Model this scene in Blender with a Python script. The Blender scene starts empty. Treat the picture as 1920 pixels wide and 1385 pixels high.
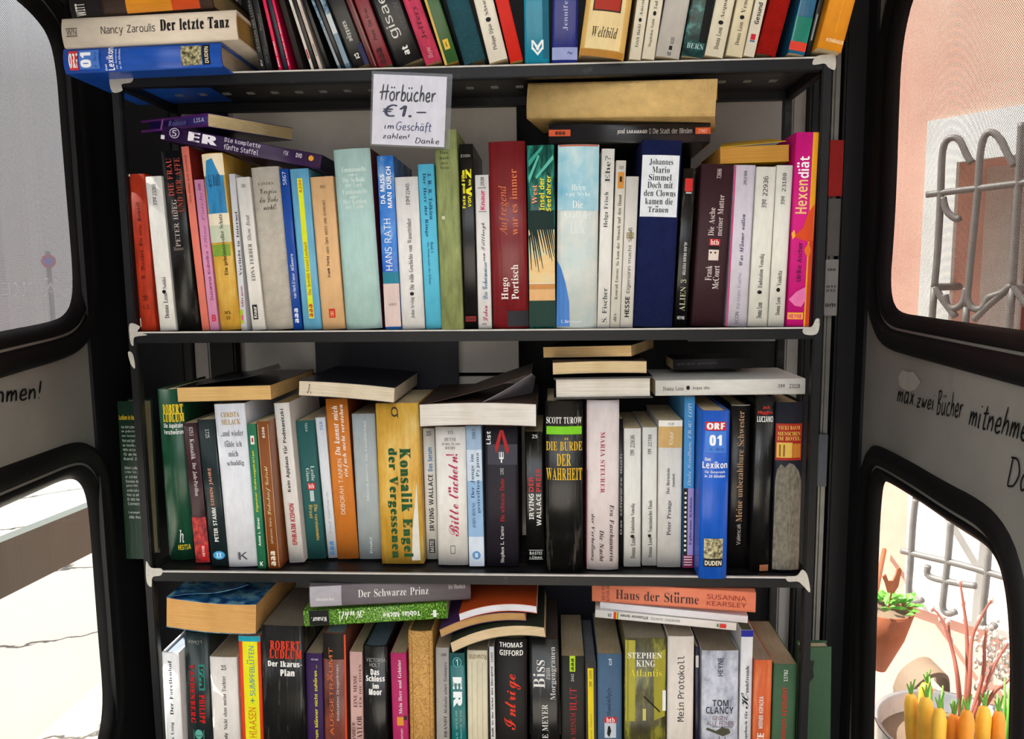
import bpy, bmesh, math, os, random
from mathutils import Vector, Matrix
from mathutils.geometry import tessellate_polygon
random.seed(7)
SC = bpy.context.scene
COL = SC.collection
# ------------------------------------------------------------------ camera
F_PX, CX, CY = 1422.0, 960.0, 692.5
TOP = 1.55                                   # top face of the uppermost visible shelf rail
CAM = Vector((0.0974, -0.8648, TOP - 0.2373))
ROT = (math.radians(83.43), math.radians(0.59), math.radians(2.97))
cam_d = bpy.data.cameras.new('camera'); cam_o = bpy.data.objects.new('camera', cam_d)
COL.objects.link(cam_o); cam_o.location = CAM; cam_o.rotation_euler = ROT
cam_d.sensor_width = 36.0; cam_d.lens = F_PX / 1920 * 36.0; cam_d.clip_start = 0.01
SC.camera = cam_o
# ------------------------------------------------------------------ light
world = bpy.data.worlds.new('daylight'); SC.world = world; world.use_nodes = True
_bg = world.node_tree.nodes['Background']
_wt = world.node_tree; _tc = _wt.nodes.new('ShaderNodeTexCoord'); _sx = _wt.nodes.new('ShaderNodeSeparateXYZ'); _rp = _wt.nodes.new('ShaderNodeValToRGB')
_wt.links.new(_tc.outputs['Generated'], _sx.inputs[0]); _wt.links.new(_sx.outputs['Z'], _rp.inputs['Fac']); _wt.links.new(_rp.outputs['Color'], _bg.inputs['Color'])
_e = _rp.color_ramp.elements; _e[0].position = 0.0; _e[0].color = (0.30, 0.29, 0.28, 1); _e[1].position = 0.75; _e[1].color = (0.95, 0.98, 1.0, 1)
_n = _e.new(0.22); _n.color = (0.34, 0.34, 0.34, 1); _n = _e.new(0.36); _n.color = (0.90, 0.94, 1.0, 1)      # roofs of the lane, then open sky
_bg.inputs['Strength'].default_value = 1.7
sun_d = bpy.data.lights.new('sun', 'SUN'); sun_o = bpy.data.objects.new('sun', sun_d); COL.objects.link(sun_o)
sun_d.energy = 7.0; sun_d.angle = 0.009; sun_d.color = (1.0, 0.95, 0.87)
sun_o.rotation_euler = Vector((0.62, -0.20, -0.76)).to_track_quat('-Z', 'Y').to_euler()
SC.view_settings.view_transform = 'Standard'; SC.view_settings.look = 'None'
SC.view_settings.gamma = 1.0; SC.view_settings.use_curve_mapping = False
SC.view_settings.exposure = 1.1
# ------------------------------------------------------------------ picture <-> place
_R = Matrix.Rotation(ROT[2], 3, 'Z') @ Matrix.Rotation(ROT[1], 3, 'Y') @ Matrix.Rotation(ROT[0], 3, 'X')
_RT = _R.transposed()
def ray(px, py):
    return (_R @ Vector(((px - CX) / F_PX, -(py - CY) / F_PX, -1.0))).normalized()
def proj(p):
    q = _RT @ (Vector(p) - CAM)
    return CX + F_PX * q.x / -q.z, CY - F_PX * q.y / -q.z
def on_y(px, py, y):                         # point of a real vertical plane at depth y
    d = ray(px, py); return CAM + d * ((y - CAM.y) / d.y)
def on_z(px, py, z):
    d = ray(px, py); return CAM + d * ((z - CAM.z) / d.z)
def on_plane(px, py, o, n):
    d = ray(px, py); return CAM + d * ((Vector(o) - CAM).dot(n) / d.dot(n))
def x_at(px, y, z):                          # x of the point at depth y and height z seen in column px
    lo, hi = -1.5, 1.5
    for _ in range(40):
        m = (lo + hi) / 2
        if proj((m, y, z))[0] < px: lo = m
        else: hi = m
    return (lo + hi) / 2
# ------------------------------------------------------------------ materials
def lin(h):
    h = h.lstrip('#'); o = []
    for i in (0, 2, 4):
        c = int(h[i:i+2], 16) / 255
        o.append(c / 12.92 if c <= 0.04045 else ((c + 0.055) / 1.055) ** 2.4)
    return (o[0], o[1], o[2], 1.0)
_MC = {}
class NT:
    def __init__(s, name):
        s.m = bpy.data.materials.new(name); s.m.use_nodes = True; s.t = s.m.node_tree; s.b = s.t.nodes['Principled BSDF']
        s.out = s.t.nodes['Material Output']
    def n(s, kind, **kw):
        x = s.t.nodes.new(kind)
        for k, v in kw.items():
            if k in x.inputs: x.inputs[k].default_value = v
            else: setattr(x, k, v)
        return x
    def l(s, a, ao, b, bi): s.t.links.new(a.outputs[ao], b.inputs[bi])
    def coords(s, scale=(1, 1, 1), kind='Object'):
        tc = s.n('ShaderNodeTexCoord'); mp = s.n('ShaderNodeMapping'); mp.inputs['Scale'].default_value = scale
        s.l(tc, kind, mp, 'Vector'); return mp
    def ramp(s, stops):
        r = s.n('ShaderNodeValToRGB'); e = r.color_ramp.elements
        while len(e) < len(stops): e.new(0.5)
        for k, (p, c) in enumerate(stops): e[k].position = p; e[k].color = lin(c) if isinstance(c, str) else c
        return r
    def bump(s, src, out, strength, dist=0.001):
        b = s.n('ShaderNodeBump', Strength=strength, Distance=dist); s.l(src, out, b, 'Height'); s.l(b, 'Normal', s.b, 'Normal')
def shade(c, k): return (min(1, c[0]*k), min(1, c[1]*k), min(1, c[2]*k), 1)
def mat(h, kind='m'):
    """m matte card, g gloss card with creases, c cloth, k worn card, p print, b paper edge, t embossed"""
    key = (h, kind)
    if key in _MC: return _MC[key]
    t = NT('card_%s_%s' % (kind, h)); c = lin(h); b = t.b
    if kind == 'p':
        b.inputs['Base Color'].default_value = c; b.inputs['Roughness'].default_value = 0.5
        b.inputs['Specular IOR Level'].default_value = 0.2
    elif kind == 'b':
        mp = t.coords((1500, 60, 14)); nz = t.n('ShaderNodeTexNoise', Scale=1.0, Detail=3.0); t.l(mp, 'Vector', nz, 'Vector')
        r = t.ramp([(0.25, shade(c, 0.74)), (0.6, c), (0.8, shade(c, 1.06))]); t.l(nz, 'Fac', r, 'Fac')
        mp2 = t.coords((26, 26, 26)); n2 = t.n('ShaderNodeTexNoise', Scale=1.0, Detail=3.0); t.l(mp2, 'Vector', n2, 'Vector')
        mx = t.n('ShaderNodeMix', data_type='RGBA', blend_type='MULTIPLY'); mx.inputs[0].default_value = 0.35
        r2 = t.ramp([(0.3, 'c9b79a'), (0.62, 'ffffff')]); t.l(n2, 'Fac', r2, 'Fac')
        t.l(r, 'Color', mx, 6); t.l(r2, 'Color', mx, 7); t.l(mx, 2, b, 'Base Color')
        b.inputs['Roughness'].default_value = 0.9; b.inputs['Specular IOR Level'].default_value = 0.1
        t.bump(nz, 'Fac', 0.35, 0.0006)
    else:
        st = {'m': (120, 120, 45), 'g': (210, 60, 16), 'c': (60, 60, 60), 'k': (150, 150, 30), 't': (260, 260, 130)}[kind]
        mp = t.coords(st); nz = t.n('ShaderNodeTexNoise', Scale=1.0, Detail=4.0, Roughness=0.6); t.l(mp, 'Vector', nz, 'Vector')
        lo, hi = {'m': (0.90, 1.05), 'g': (0.8, 1.15), 'c': (0.84, 1.08), 'k': (0.62, 1.18), 't': (0.55, 1.5)}[kind]
        r = t.ramp([(0.3, shade(c, lo)), (0.68, shade(c, hi))]); t.l(nz, 'Fac', r, 'Fac'); t.l(r, 'Color', b, 'Base Color')
        b.inputs['Roughness'].default_value = {'m': 0.5, 'g': 0.27, 'c': 0.9, 'k': 0.55, 't': 0.38}[kind]
        b.inputs['Specular IOR Level'].default_value = {'m': 0.2, 'g': 0.38, 'c': 0.08, 'k': 0.22, 't': 0.5}[kind]
        if kind == 'c':
            mp2 = t.coords((1, 1, 1)); w1 = t.n('ShaderNodeTexWave', Scale=260.0, Distortion=1.5); w2 = t.n('ShaderNodeTexWave', Scale=260.0, Distortion=1.5)
            w1.bands_direction = 'X'; w2.bands_direction = 'Z'; t.l(mp2, 'Vector', w1, 'Vector'); t.l(mp2, 'Vector', w2, 'Vector')
            ad = t.n('ShaderNodeMath', operation='ADD'); t.l(w1, 'Fac', ad, 0); t.l(w2, 'Fac', ad, 1); t.bump(ad, 'Value', 0.5, 0.0006)
        elif kind == 'g': t.bump(nz, 'Fac', 0.28, 0.0012)
        elif kind == 't': t.bump(nz, 'Fac', 1.0, 0.0025)
        else: t.bump(nz, 'Fac', 0.12, 0.0006)
    _MC[key] = t.m; return t.m
def mottle(name, stops, scale, rough=0.4, stretch=(1, 1, 1), detail=5.0, bump=0.1, distort=0.0, spec=0.4):
    """printed pictures of grass, sky, cloth ... : a noise picture in several inks"""
    if name in _MC: return _MC[name]
    t = NT(name); mp = t.coords(stretch)
    nz = t.n('ShaderNodeTexNoise', Scale=scale, Detail=detail, Roughness=0.62, Distortion=distort); t.l(mp, 'Vector', nz, 'Vector')
    r = t.ramp(stops); t.l(nz, 'Fac', r, 'Fac'); t.l(r, 'Color', t.b, 'Base Color')
    t.b.inputs['Roughness'].default_value = rough; t.b.inputs['Specular IOR Level'].default_value = spec
    if bump: t.bump(nz, 'Fac', bump, 0.001)
    _MC[name] = t.m; return t.m
def M(k):                                    # material by short key: 'hex', 'g:hex' ... or a registered one
    if not isinstance(k, str): return k
    if k in _MC: return _MC[k]
    if ':' in k: a, b = k.split(':'); return mat(b, a)
    return mat(k, 'm')
# ------------------------------------------------------------------ objects
def link(name, me, parent=None, mats=()):
    o = bpy.data.objects.new(name, me); COL.objects.link(o)
    if parent is not None: o.parent = parent
    for m in mats: me.materials.append(M(m))
    return o
def tag(o, label=None, cat=None, group=None, kind=None):
    for k, v in (('label', label), ('category', cat), ('group', group), ('kind', kind)):
        if v: o[k] = v
    return o
def empty(name, loc=(0, 0, 0)):
    o = bpy.data.objects.new(name, None); COL.objects.link(o); o.matrix_world = Matrix.Translation(loc); o.empty_display_size = 0.02; return o
def mesh(name, v, f, smooth=None, mi=None, recalc=True):
    me = bpy.data.meshes.new(name); me.from_pydata([tuple(p) for p in v], [], f)
    if smooth is True: me.polygons.foreach_set('use_smooth', [True] * len(f))
    elif smooth: me.polygons.foreach_set('use_smooth', smooth)
    if mi: me.polygons.foreach_set('material_index', mi)
    if recalc:
        bm = bmesh.new(); bm.from_mesh(me); bmesh.ops.recalc_face_normals(bm, faces=bm.faces); bm.to_mesh(me); bm.free()
    me.update(); return me
def box_vf(x0, x1, y0, y1, z0, z1, v=None, f=None):
    v = [] if v is None else v; f = [] if f is None else f; k = len(v)
    v += [(x0,y0,z0),(x1,y0,z0),(x1,y1,z0),(x0,y1,z0),(x0,y0,z1),(x1,y0,z1),(x1,y1,z1),(x0,y1,z1)]
    f += [(k,k+3,k+2,k+1),(k+4,k+5,k+6,k+7),(k,k+1,k+5,k+4),(k+1,k+2,k+6,k+5),(k+2,k+3,k+7,k+6),(k+3,k,k+4,k+7)]
    return v, f
def box_ob(name, x0, x1, y0, y1, z0, z1, m, parent=None, bevel=0.0):
    v, f = box_vf(x0, x1, y0, y1, z0, z1); me = mesh(name, v, f)
    if bevel:
        bm = bmesh.new(); bm.from_mesh(me); bmesh.ops.bevel(bm, geom=bm.edges[:], offset=bevel, segments=2, affect='EDGES'); bm.to_mesh(me); bm.free()
    return link(name, me, parent, [m])
def catmull(pts, n=6, closed=False):
    P = [Vector(p) for p in pts]; out = []; N = len(P)
    for i in range(N if closed else N - 1):
        if closed: a, b, c, d = P[i-1], P[i], P[(i+1) % N], P[(i+2) % N]
        else: a, b, c, d = P[max(i-1, 0)], P[i], P[i+1], P[min(i+2, N-1)]
        for k in range(n):
            t = k / n; out.append(0.5 * ((2*b) + (c-a)*t + (2*a-5*b+4*c-d)*t*t + (3*b-a-3*c+d)*t*t*t))
    if not closed: out.append(P[-1])
    return out
def tube_vf(pts, r, v, f, sides=8, r1=None, cap=True):
    P = [Vector(p) for p in pts]; k0 = len(v); n = len(P); up = Vector((0.31, 0.17, 0.93))
    for i, p in enumerate(P):
        t = (P[min(i+1, n-1)] - P[max(i-1, 0)]).normalized()
        a = t.cross(up)
        if a.length < 1e-4: a = t.cross(Vector((1, 0, 0)))
        a.normalize(); b = t.cross(a); rr = r if r1 is None else r + (r1 - r) * i / (n - 1)
        for s in range(sides):
            g = 2 * math.pi * s / sides; v.append(p + a * (rr * math.cos(g)) + b * (rr * math.sin(g)))
    for i in range(n - 1):
        for s in range(sides):
            q = k0 + i * sides; f.append((q + s, q + (s+1) % sides, q + sides + (s+1) % sides, q + sides + s))
    if cap: f.append(tuple(range(k0 + sides - 1, k0 - 1, -1))); f.append(tuple(range(k0 + (n-1)*sides, k0 + n*sides)))
    return v, f
# ------------------------------------------------------------------ lettering
_FD = bpy.utils.system_resource('DATAFILES', path='fonts') or ''
def _font(n):
    try: return bpy.data.fonts.load(os.path.join(_FD, n))
    except Exception: return None
_FM = _font('NotoSansMath-Regular.woff2'); _FMONO = _font('DejaVuSansMono.woff2')
# style: (upper, lower, digits, offset)
STY = {'s': (65, 97, 48, 0.0), 'S': (0x1D5D4, 0x1D5EE, 0x1D7EC, 0.0), 'r': (0x1D400, 0x1D41A, 0x1D7CE, -0.005), 'R': (0x1D400, 0x1D41A, 0x1D7CE, 0.0),
       'i': (0x1D434, 0x1D44E, 48, 0.0), 'I': (0x1D468, 0x1D482, 0x1D7CE, 0.0), 'w': (0x1D4D0, 0x1D4EA, 0x1D7CE, 0.0), 'f': (0x1D56C, 0x1D586, 0x1D7CE, 0.0),
       'o': (0x1D608, 0x1D622, 48, 0.0), 'B': (0x1D5D4, 0x1D5EE, 0x1D7EC, 0.0), 'H': (0x1D400, 0x1D41A, 0x1D7CE, 0.0), 'm': (65, 97, 48, 0.0)}
_UML = {'ä': 'a', 'ö': 'o', 'ü': 'u', 'Ä': 'A', 'Ö': 'O', 'Ü': 'U'}; _ACC = {'é': 'e', 'É': 'E', 'à': 'a'}
_GL = {}
def _char(c, st):
    u, l, d, _ = STY[st]
    if 'A' <= c <= 'Z': return chr(u + ord(c) - 65)
    if 'a' <= c <= 'z': return '\u210e' if (st == 'i' and c == 'h') else chr(l + ord(c) - 97)
    if '0' <= c <= '9': return chr(d + ord(c) - 48)
    return c
def prepare_glyphs(pairs):
    todo = []
    for st, c in sorted(pairs):
        if c in ' ●' or (st, c) in _GL: continue
        cu = bpy.data.curves.new('g', 'FONT'); cu.body = _char(c, st); cu.size = 1.0; cu.resolution_u = 3
        if st == 'm': fo = _FMONO
        elif c in 'ßØø€': fo = _FMONO
        else: fo = _FM
        if fo is not None: cu.font = fo
        cu.offset = STY[st][3]
        o = bpy.data.objects.new('g', cu); COL.objects.link(o); todo.append((st, c, o, cu))
    dg = bpy.context.evaluated_depsgraph_get(); dg.update()
    for st, c, o, cu in todo:
        me = bpy.data.meshes.new_from_object(o.evaluated_get(dg))
        _GL[(st, c)] = ([(p.co.x, p.co.y) for p in me.vertices], [tuple(p.vertices) for p in me.polygons])
        bpy.data.meshes.remove(me); bpy.data.objects.remove(o); bpy.data.curves.remove(cu)
def text2d(s, st):
    """flat lettering as (verts2d, faces) with its left end at 0"""
    V, Fc, x = [], [], 0.0
    sp = 0.03 if st in 'iIw' else (0.05 if st in 'rRH' else 0.07)
    for c in s:
        if c == ' ': x += 0.26; continue
        if c == '●':
            k = len(V); V += [(x + 0.26 + 0.26*math.cos(a*math.pi/8), 0.36 + 0.26*math.sin(a*math.pi/8)) for a in range(16)]
            Fc.append(tuple(range(k, k+16))); x += 0.52 + sp; continue
        base = _UML.get(c) or _ACC.get(c) or c
        gv, gf = _GL.get((st, base), ([], []))
        if not gv: x += 0.3; continue
        x0 = min(p[0] for p in gv); x1 = max(p[0] for p in gv); yt = max(p[1] for p in gv)
        heavy = {'B': .075, 'H': .065}.get(st, 0.0)                 # heavier cuts: the same glyph struck twice
        for dx in ((0.0, heavy) if heavy else (0.0,)):
            k = len(V); V += [(p[0] - x0 + x + dx, p[1]) for p in gv]; Fc += [tuple(q + k for q in g) for g in gf]
        w = x1 - x0 + heavy
        if c in _UML:
            for dx in (0.24, 0.76):
                k = len(V); cx = x + w*dx; cy = yt + 0.15
                V += [(cx-.055, cy-.055), (cx+.055, cy-.055), (cx+.055, cy+.055), (cx-.055, cy+.055)]; Fc.append((k, k+1, k+2, k+3))
        if c in _ACC:
            k = len(V); cx = x + w*0.5; cy = yt + 0.07
            V += [(cx-.06, cy), (cx+.02, cy), (cx+.15, cy+.17), (cx+.05, cy+.17)]; Fc.append((k, k+1, k+2, k+3))
        x += w + sp
    return V, Fc
def T(s, st, col, d, a0, a1, y0, y1): return ('T', s, st, col, d, a0, a1, y0, y1)
def P(col, a0, a1, y0, y1, poly=None): return ('P', col, a0, a1, y0, y1, poly)
def need(prints): return {(p[2], _UML.get(c) or _ACC.get(c) or c) for p in prints if p[0] == 'T' for c in p[1]}
def put_prints(parent, prints, to_b, pos):
    """lay every string and colour field of a spine on its real surface; pos(a, b, off) gives the point"""
    lay = 0
    for p in prints:
        lay += 1
        if p[0] == 'T':
            _, s, st, col, d, a0, a1, y0, y1 = p
            V, Fc = text2d(s, st)
            if not V: continue
            xs = [q[0] for q in V]; ys = [q[1] for q in V]; mx, Mx, my, My = min(xs), max(xs), min(ys), max(ys)
            A0, A1, b0, b1 = to_b(a0, y0)[0], to_b(a1, y0)[0], to_b(a0, y0)[1], to_b(a0, y1)[1]
            out = []
            for gx, gy in V:
                X = (gx - mx) / max(Mx - mx, 1e-6); Y = (gy - my) / max(My - my, 1e-6)
                if d == 'H': a, b = A0 + (A1-A0)*X, b1 + (b0-b1)*Y
                elif d == 'U': a, b = A1 + (A0-A1)*Y, b1 + (b0-b1)*X
                elif d == 'D': a, b = A0 + (A1-A0)*Y, b0 + (b1-b0)*X
                else: a, b = A1 + (A0-A1)*X, b0 + (b1-b0)*Y
                out.append(pos(a, b, 0.00045 + 0.00003*lay))
            link('spine_lettering', mesh('spine_lettering', out, Fc, recalc=False), parent, ['p:' + col if ':' not in col else col])
        else:
            _, col, a0, a1, y0, y1, poly = p
            if poly:                          # cut the field fine enough to follow the round of the spine
                ab = [to_b(a, y) for a, y in poly]; tri = [[ab[i] for i in t] for t in tessellate_polygon([[Vector((a, y, 0)) for a, y in ab]])]
                for _ in range(6):
                    nt = []
                    for t in tri:
                        e = sorted(((abs(t[i][0] - t[(i+1) % 3][0]), i) for i in range(3)), reverse=True)[0]
                        if e[0] < .09: nt.append(t); continue
                        i = e[1]; A, B2, C2 = t[i], t[(i+1) % 3], t[(i+2) % 3]; m = ((A[0]+B2[0])/2, (A[1]+B2[1])/2); nt += [[A, m, C2], [m, B2, C2]]
                    tri = nt
                out = [pos(*q, 0.0003 + 0.00003*lay) for t in tri for q in t]; Fc = [(3*i, 3*i+1, 3*i+2) for i in range(len(tri))]
            else:
                A0, A1, b0, b1 = to_b(a0, y0)[0], to_b(a1, y0)[0], to_b(a0, y0)[1], to_b(a0, y1)[1]
                n = 8; out, Fc = [], []
                for i in range(n+1):
                    for j in range(n+1): out.append(pos(A0 + (A1-A0)*i/n, b0 + (b1-b0)*j/n, 0.0003 + 0.00003*lay))
                Fc = [(i*(n+1)+j, (i+1)*(n+1)+j, (i+1)*(n+1)+j+1, i*(n+1)+j+1) for i in range(n) for j in range(n)]
            link('colour_panel', mesh('colour_panel', out, Fc, recalc=False), parent, [col])
# ------------------------------------------------------------------ books
def book_meshes(w, h, D, hard, sag, bend=None, flip=False, nz=1, taper=0.0):
    """cover shell and page block; x = thickness, y = from the spine backwards, z = along the spine"""
    t = min(0.0021 if hard else 0.0006, w * 0.2); lip = 0.0028 if hard else 0.0004
    N = 10; prof = [(-w/2, D)]
    prof += [(-w/2 + w*i/N, sag * (2*i/N - 1)**2) for i in range(N+1)] + [(w/2, D)]
    inn = [(-w/2 + t, D)] + [(-w/2 + t + (w - 2*t)*i/N, sag * (2*i/N - 1)**2 + t) for i in range(N+1)] + [(w/2 - t, D)]
    n = len(prof); v, f, sm = [], [], []
    bd = bend or (lambda q: 0.0)
    def fy(y): return D - y if flip else y
    def tx(x, y): return x * (1 - taper * (y / D))
    for k in range(nz+1):
        z = h*k/nz; dx = bd(k/nz)
        v += [(tx(x, y) + dx, fy(y), z) for x, y in prof]; v += [(tx(x, y) + dx, fy(y), z) for x, y in inn]
    for k in range(nz):
        q = k*2*n; r = q + 2*n
        for i in range(n-1):
            f.append((q+i, q+i+1, r+i+1, r+i)); sm.append(0 < i < n-2)
            f.append((q+n+i+1, q+n+i, r+n+i, r+n+i+1)); sm.append(False)
        for i in (0, n-1):
            f.append((q+i, r+i, r+n+i, q+n+i)); sm.append(False)
    for q in (0, nz*2*n):
        for i in range(n-1): f.append((q+i, q+n+i, q+n+i+1, q+i+1)); sm.append(False)
    cover = mesh('cover', v, f, sm)
    x0 = -w/2 + t*1.02; x1 = -x0; y0 = sag + t*1.05; y1 = D - (0.003 if hard else 0.0006)
    pv, pf = [], []; ny = 3
    for k in range(nz+1):
        z = lip + (h - 2*lip)*k/nz; dx = bd(k/nz)
        pv += [(tx(x, y) + dx, fy(y), z) for x, y in ((x0, y0), (x1, y0), (x1, y1), (x0*0.3+x1*0.7, y1 - (0.002 if hard else 0)), (x0*0.7+x1*0.3, y1 - (0.002 if hard else 0)), (x0, y1))]
    for k in range(nz):
        q = 6*k
        for i in range(6): f6 = (q+i, q+(i+1) % 6, q+6+(i+1) % 6, q+6+i); pf.append(f6)
    pf.append(tuple(range(5, -1, -1))); pf.append(tuple(range(6*nz, 6*nz+6)))
    return cover, mesh('page_block', pv, pf)
STAND, LIE = [], []
SHELF_Z = {k: TOP - 0.2908*k for k in range(4)}
def S(row, bl, br, tl, tr, yt, col, label, prints=(), s=None, yb=None, yx=None, D=None, hard=0, h=None, page='d9c6a0', sag=None, group=None, side=None):
    """an upright book: picture columns of its spine at the foot (bl, br) and at its top (tl, tr, yt)"""
    STAND.append(dict(row=row, bl=bl, br=br, tl=tl, tr=tr, yt=yt, col=col, label=label, prints=list(prints), s=s, yb=yb, yx=yx,
                      D=D or (0.132 if hard else 0.117), hard=hard, h=h, page=page, sag=sag, side=side,
                      group=group or 'books standing on the %s shelf' % ('top', 'second', 'third', 'lowest')[row]))
def L(tl, tr, br, bl, col, label, prints=(), s=0.0, D=0.117, hard=0, page='d9c6a0', face='spine', bend=0.0, yaw=0.0, sag=None, taper=0.0, group='books lying on top of the rows', name=None, extra=None, roll=0.0):
    LIE.append(dict(tl=tl, tr=tr, br=br, bl=bl, col=col, label=label, prints=list(prints), s=s, D=D, hard=hard, page=page, face=face, bend=bend, yaw=yaw, sag=sag, taper=taper, group=group, name=name, extra=extra, roll=roll))
def build_stand():
    rows = {}
    for b in STAND:
        zs = SHELF_Z[b['row']] + 0.0004
        xm = (b['bl'] + b['br']) / 2
        if b['s'] is None: b['s'] = max(-0.012, on_z(xm, b['yb'], zs).y) if b['yb'] else 0.005
        s = b['s']; yx = b['yx']
        T1, T2 = on_y(b['tl'], b['yt'], s), on_y(b['tr'], b['yt'], s)
        if yx is not None:                    # foot columns were read at picture row yx, not at the shelf
            B1, B2 = on_y(b['bl'], yx, s), on_y(b['br'], yx, s)
            k = lambda t, q: t.x + (q.x - t.x) * (t.z - zs) / max(t.z - q.z, 1e-5)
            xl, xr = k(T1, B1), k(T2, B2)
        else: xl, xr = x_at(b['bl'], s, zs), x_at(b['br'], s, zs)
        zt = (T1.z + T2.z) / 2
        b['lean'] = math.atan2((T1.x + T2.x - xl - xr) / 2, zt - zs)
        ww = ((xr - xl) + (T2.x - T1.x)) / 2 * math.cos(b['lean'])
        if yx is not None and b['h']: ww = (B2.x - B1.x) * math.cos(b['lean'])
        b['w'] = ww; b['x'] = (xl + xr) / 2; b['z'] = zs
        b['H'] = b['h'] or math.hypot((T1.x + T2.x - xl - xr) / 2, zt - zs)
        b['zt'] = zt
        rows.setdefault(b['row'], []).append(b)
    for r, bs in rows.items():
        bs.sort(key=lambda b: b['x'])
        def edge(b, z, sgn):
            c, sn = math.cos(b['lean']), math.sin(b['lean']); z0 = b['z'] + b['w']/2*abs(sn)
            return b['x'] + (z - z0) * math.tan(b['lean']) + sgn * b['w']/2 / c
        for _ in range(14):
            for a, b in zip(bs, bs[1:]):
                top = min(a['z'] + a['H']*math.cos(a['lean']), b['z'] + b['H']*math.cos(b['lean'])) + 0.002
                o = max(edge(a, z, 1) - edge(b, z, -1) for z in (a['z'], (a['z'] + top)/2, top)) + 0.0006
                if o > 0:
                    for q, sg in ((a, -1), (b, 1)):
                        if q['w'] > 0.004: q['w'] -= o*0.5; q['x'] += sg*o*0.26
                        else: q['x'] += sg*o*0.5
        if r:                                 # keep the row between the posts
            for b in bs:
                for z in (b['z'], b['zt']):
                    o = -0.3897 - edge(b, z, -1)
                    if 0 < o < .03: b['w'] -= o; b['x'] += o/2
                    o = edge(b, z, 1) - 0.3897
                    if 0 < o < .03: b['w'] -= o; b['x'] -= o/2
    for b in STAND:
        w, h, D = b['w'], b['H'], b['D']; sag = b['sag'] if b['sag'] is not None else (min(0.0035, w*0.09) if b['hard'] else min(0.0010, w*0.03))
        cv, pg = book_meshes(w, h, D, b['hard'], sag)
        root = empty('hardcover_book' if b['hard'] else 'paperback_book')
        c, sn = math.cos(b['lean']), math.sin(b['lean'])
        root.matrix_world = Matrix(((c, 0, sn, b['x']), (0, 1, 0, b['s']), (-sn, 0, c, b['z'] + w/2*abs(sn)), (0, 0, 0, 1)))
        tag(root, b['label'], 'book', b['group'])
        co = link('cover', cv, root, [b['col']])
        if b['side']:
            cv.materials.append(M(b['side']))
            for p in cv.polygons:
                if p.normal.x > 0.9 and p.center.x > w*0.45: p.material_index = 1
        link('page_block', pg, root, ['b:' + b['page']])
        foot = proj(root.matrix_world @ Vector((0, 0, 0)))[1]; yt = proj(root.matrix_world @ Vector((0, 0, h)))[1]
        put_prints(co, b['prints'], lambda a, y: (a, (y - yt) / (foot - yt)), lambda a, q, off: ((a - .5)*w, sag*(2*a - 1)**2 - off, (1 - q)*h))
def build_lie():
    for b in LIE:
        s = b['s']; ya = b['yaw']
        o = on_y((b['tl'][0] + b['bl'][0])/2, (b['tl'][1] + b['bl'][1])/2, s); n = Vector((math.sin(ya), -math.cos(ya), 0))
        q = [on_plane(p[0], p[1], o, n) for p in (b['tl'], b['tr'], b['br'], b['bl'])]
        lm = (q[0] + q[3]) / 2; rm = (q[1] + q[2]) / 2
        h = (rm - lm).length; th = math.atan2(rm.z - lm.z, math.hypot(rm.x - lm.x, rm.y - lm.y))
        w = ((q[0] - q[3]).length + (q[1] - q[2]).length) / 2 * 0.985
        D = b['D']; hard = b['hard']; sag = b['sag'] if b['sag'] is not None else (min(0.004, w*0.1) if hard else min(0.0010, w*0.03))
        if b['face'] != 'spine': sag = b['sag'] if b['sag'] is not None else 0.002
        bend = (lambda k, B=b['bend']: -B * (1 - (2*k - 1)**2)) if b['bend'] else None
        cv, pg = book_meshes(w, h, D, hard, sag, bend, b['face'] != 'spine', 14 if bend else 1, b['taper'])
        root = empty(b['name'] or ('hardcover_book' if hard else 'paperback_book'))
        m = Matrix(((0, 0, 1), (0, 1, 0), (-1, 0, 0)))             # book z -> place x, book x -> down
        R = Matrix.Rotation(b['yaw'], 3, 'Z') @ Matrix.Rotation(-th, 3, 'Y') @ Matrix.Rotation(b['roll'], 3, 'X') @ m
        root.matrix_world = Matrix.Translation(lm) @ R.to_4x4()
        tag(root, b['label'], 'book', b['group'])
        if b['name']: root['category'] = 'DVD box'
        co = link('cover', cv, root, [b['col']])
        if b['name'] is None: link('page_block', pg, root, ['b:' + b['page']])
        else: link('tray', pg, root, [b['page']])
        xl, xr = (b['tl'][0] + b['bl'][0]) / 2, (b['tr'][0] + b['br'][0]) / 2
        bd = bend or (lambda k: 0.0)
        put_prints(co, b['prints'], lambda x, v: ((x - xl) / (xr - xl), v), lambda a, v, off: ((v - .5)*w + bd(a), (sag*(2*v - 1)**2 if b['face'] == 'spine' else 0) - off, a*h))
        if b['extra']: b['extra'](root, w, h, D)
# ------------------------------------------------------------------ booth materials
def painted(name, h, rough=0.45, wear=None, scale=18, bump=0.08, spec=0.5, metal=0.0):
    t = NT(name); mp = t.coords((1, 1, 1)); nz = t.n('ShaderNodeTexNoise', Scale=scale, Detail=5.0, Roughness=0.62); t.l(mp, 'Vector', nz, 'Vector')
    c = lin(h); st = [(0.3, shade(c, .85)), (0.62, shade(c, 1.1))]
    if wear: st += [(0.70, lin(wear))]
    r = t.ramp(st); t.l(nz, 'Fac', r, 'Fac'); t.l(r, 'Color', t.b, 'Base Color')
    t.b.inputs['Roughness'].default_value = rough; t.b.inputs['Specular IOR Level'].default_value = spec; t.b.inputs['Metallic'].default_value = metal
    t.bump(nz, 'Fac', bump, 0.002); _MC[name] = t.m; return t.m
painted('shelf_paint', '121214', 0.42, '2a2a2a', 40, spec=.28)
painted('shelf_board_paint', '1c1a1b', 0.35, None, 30, spec=.4)
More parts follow.
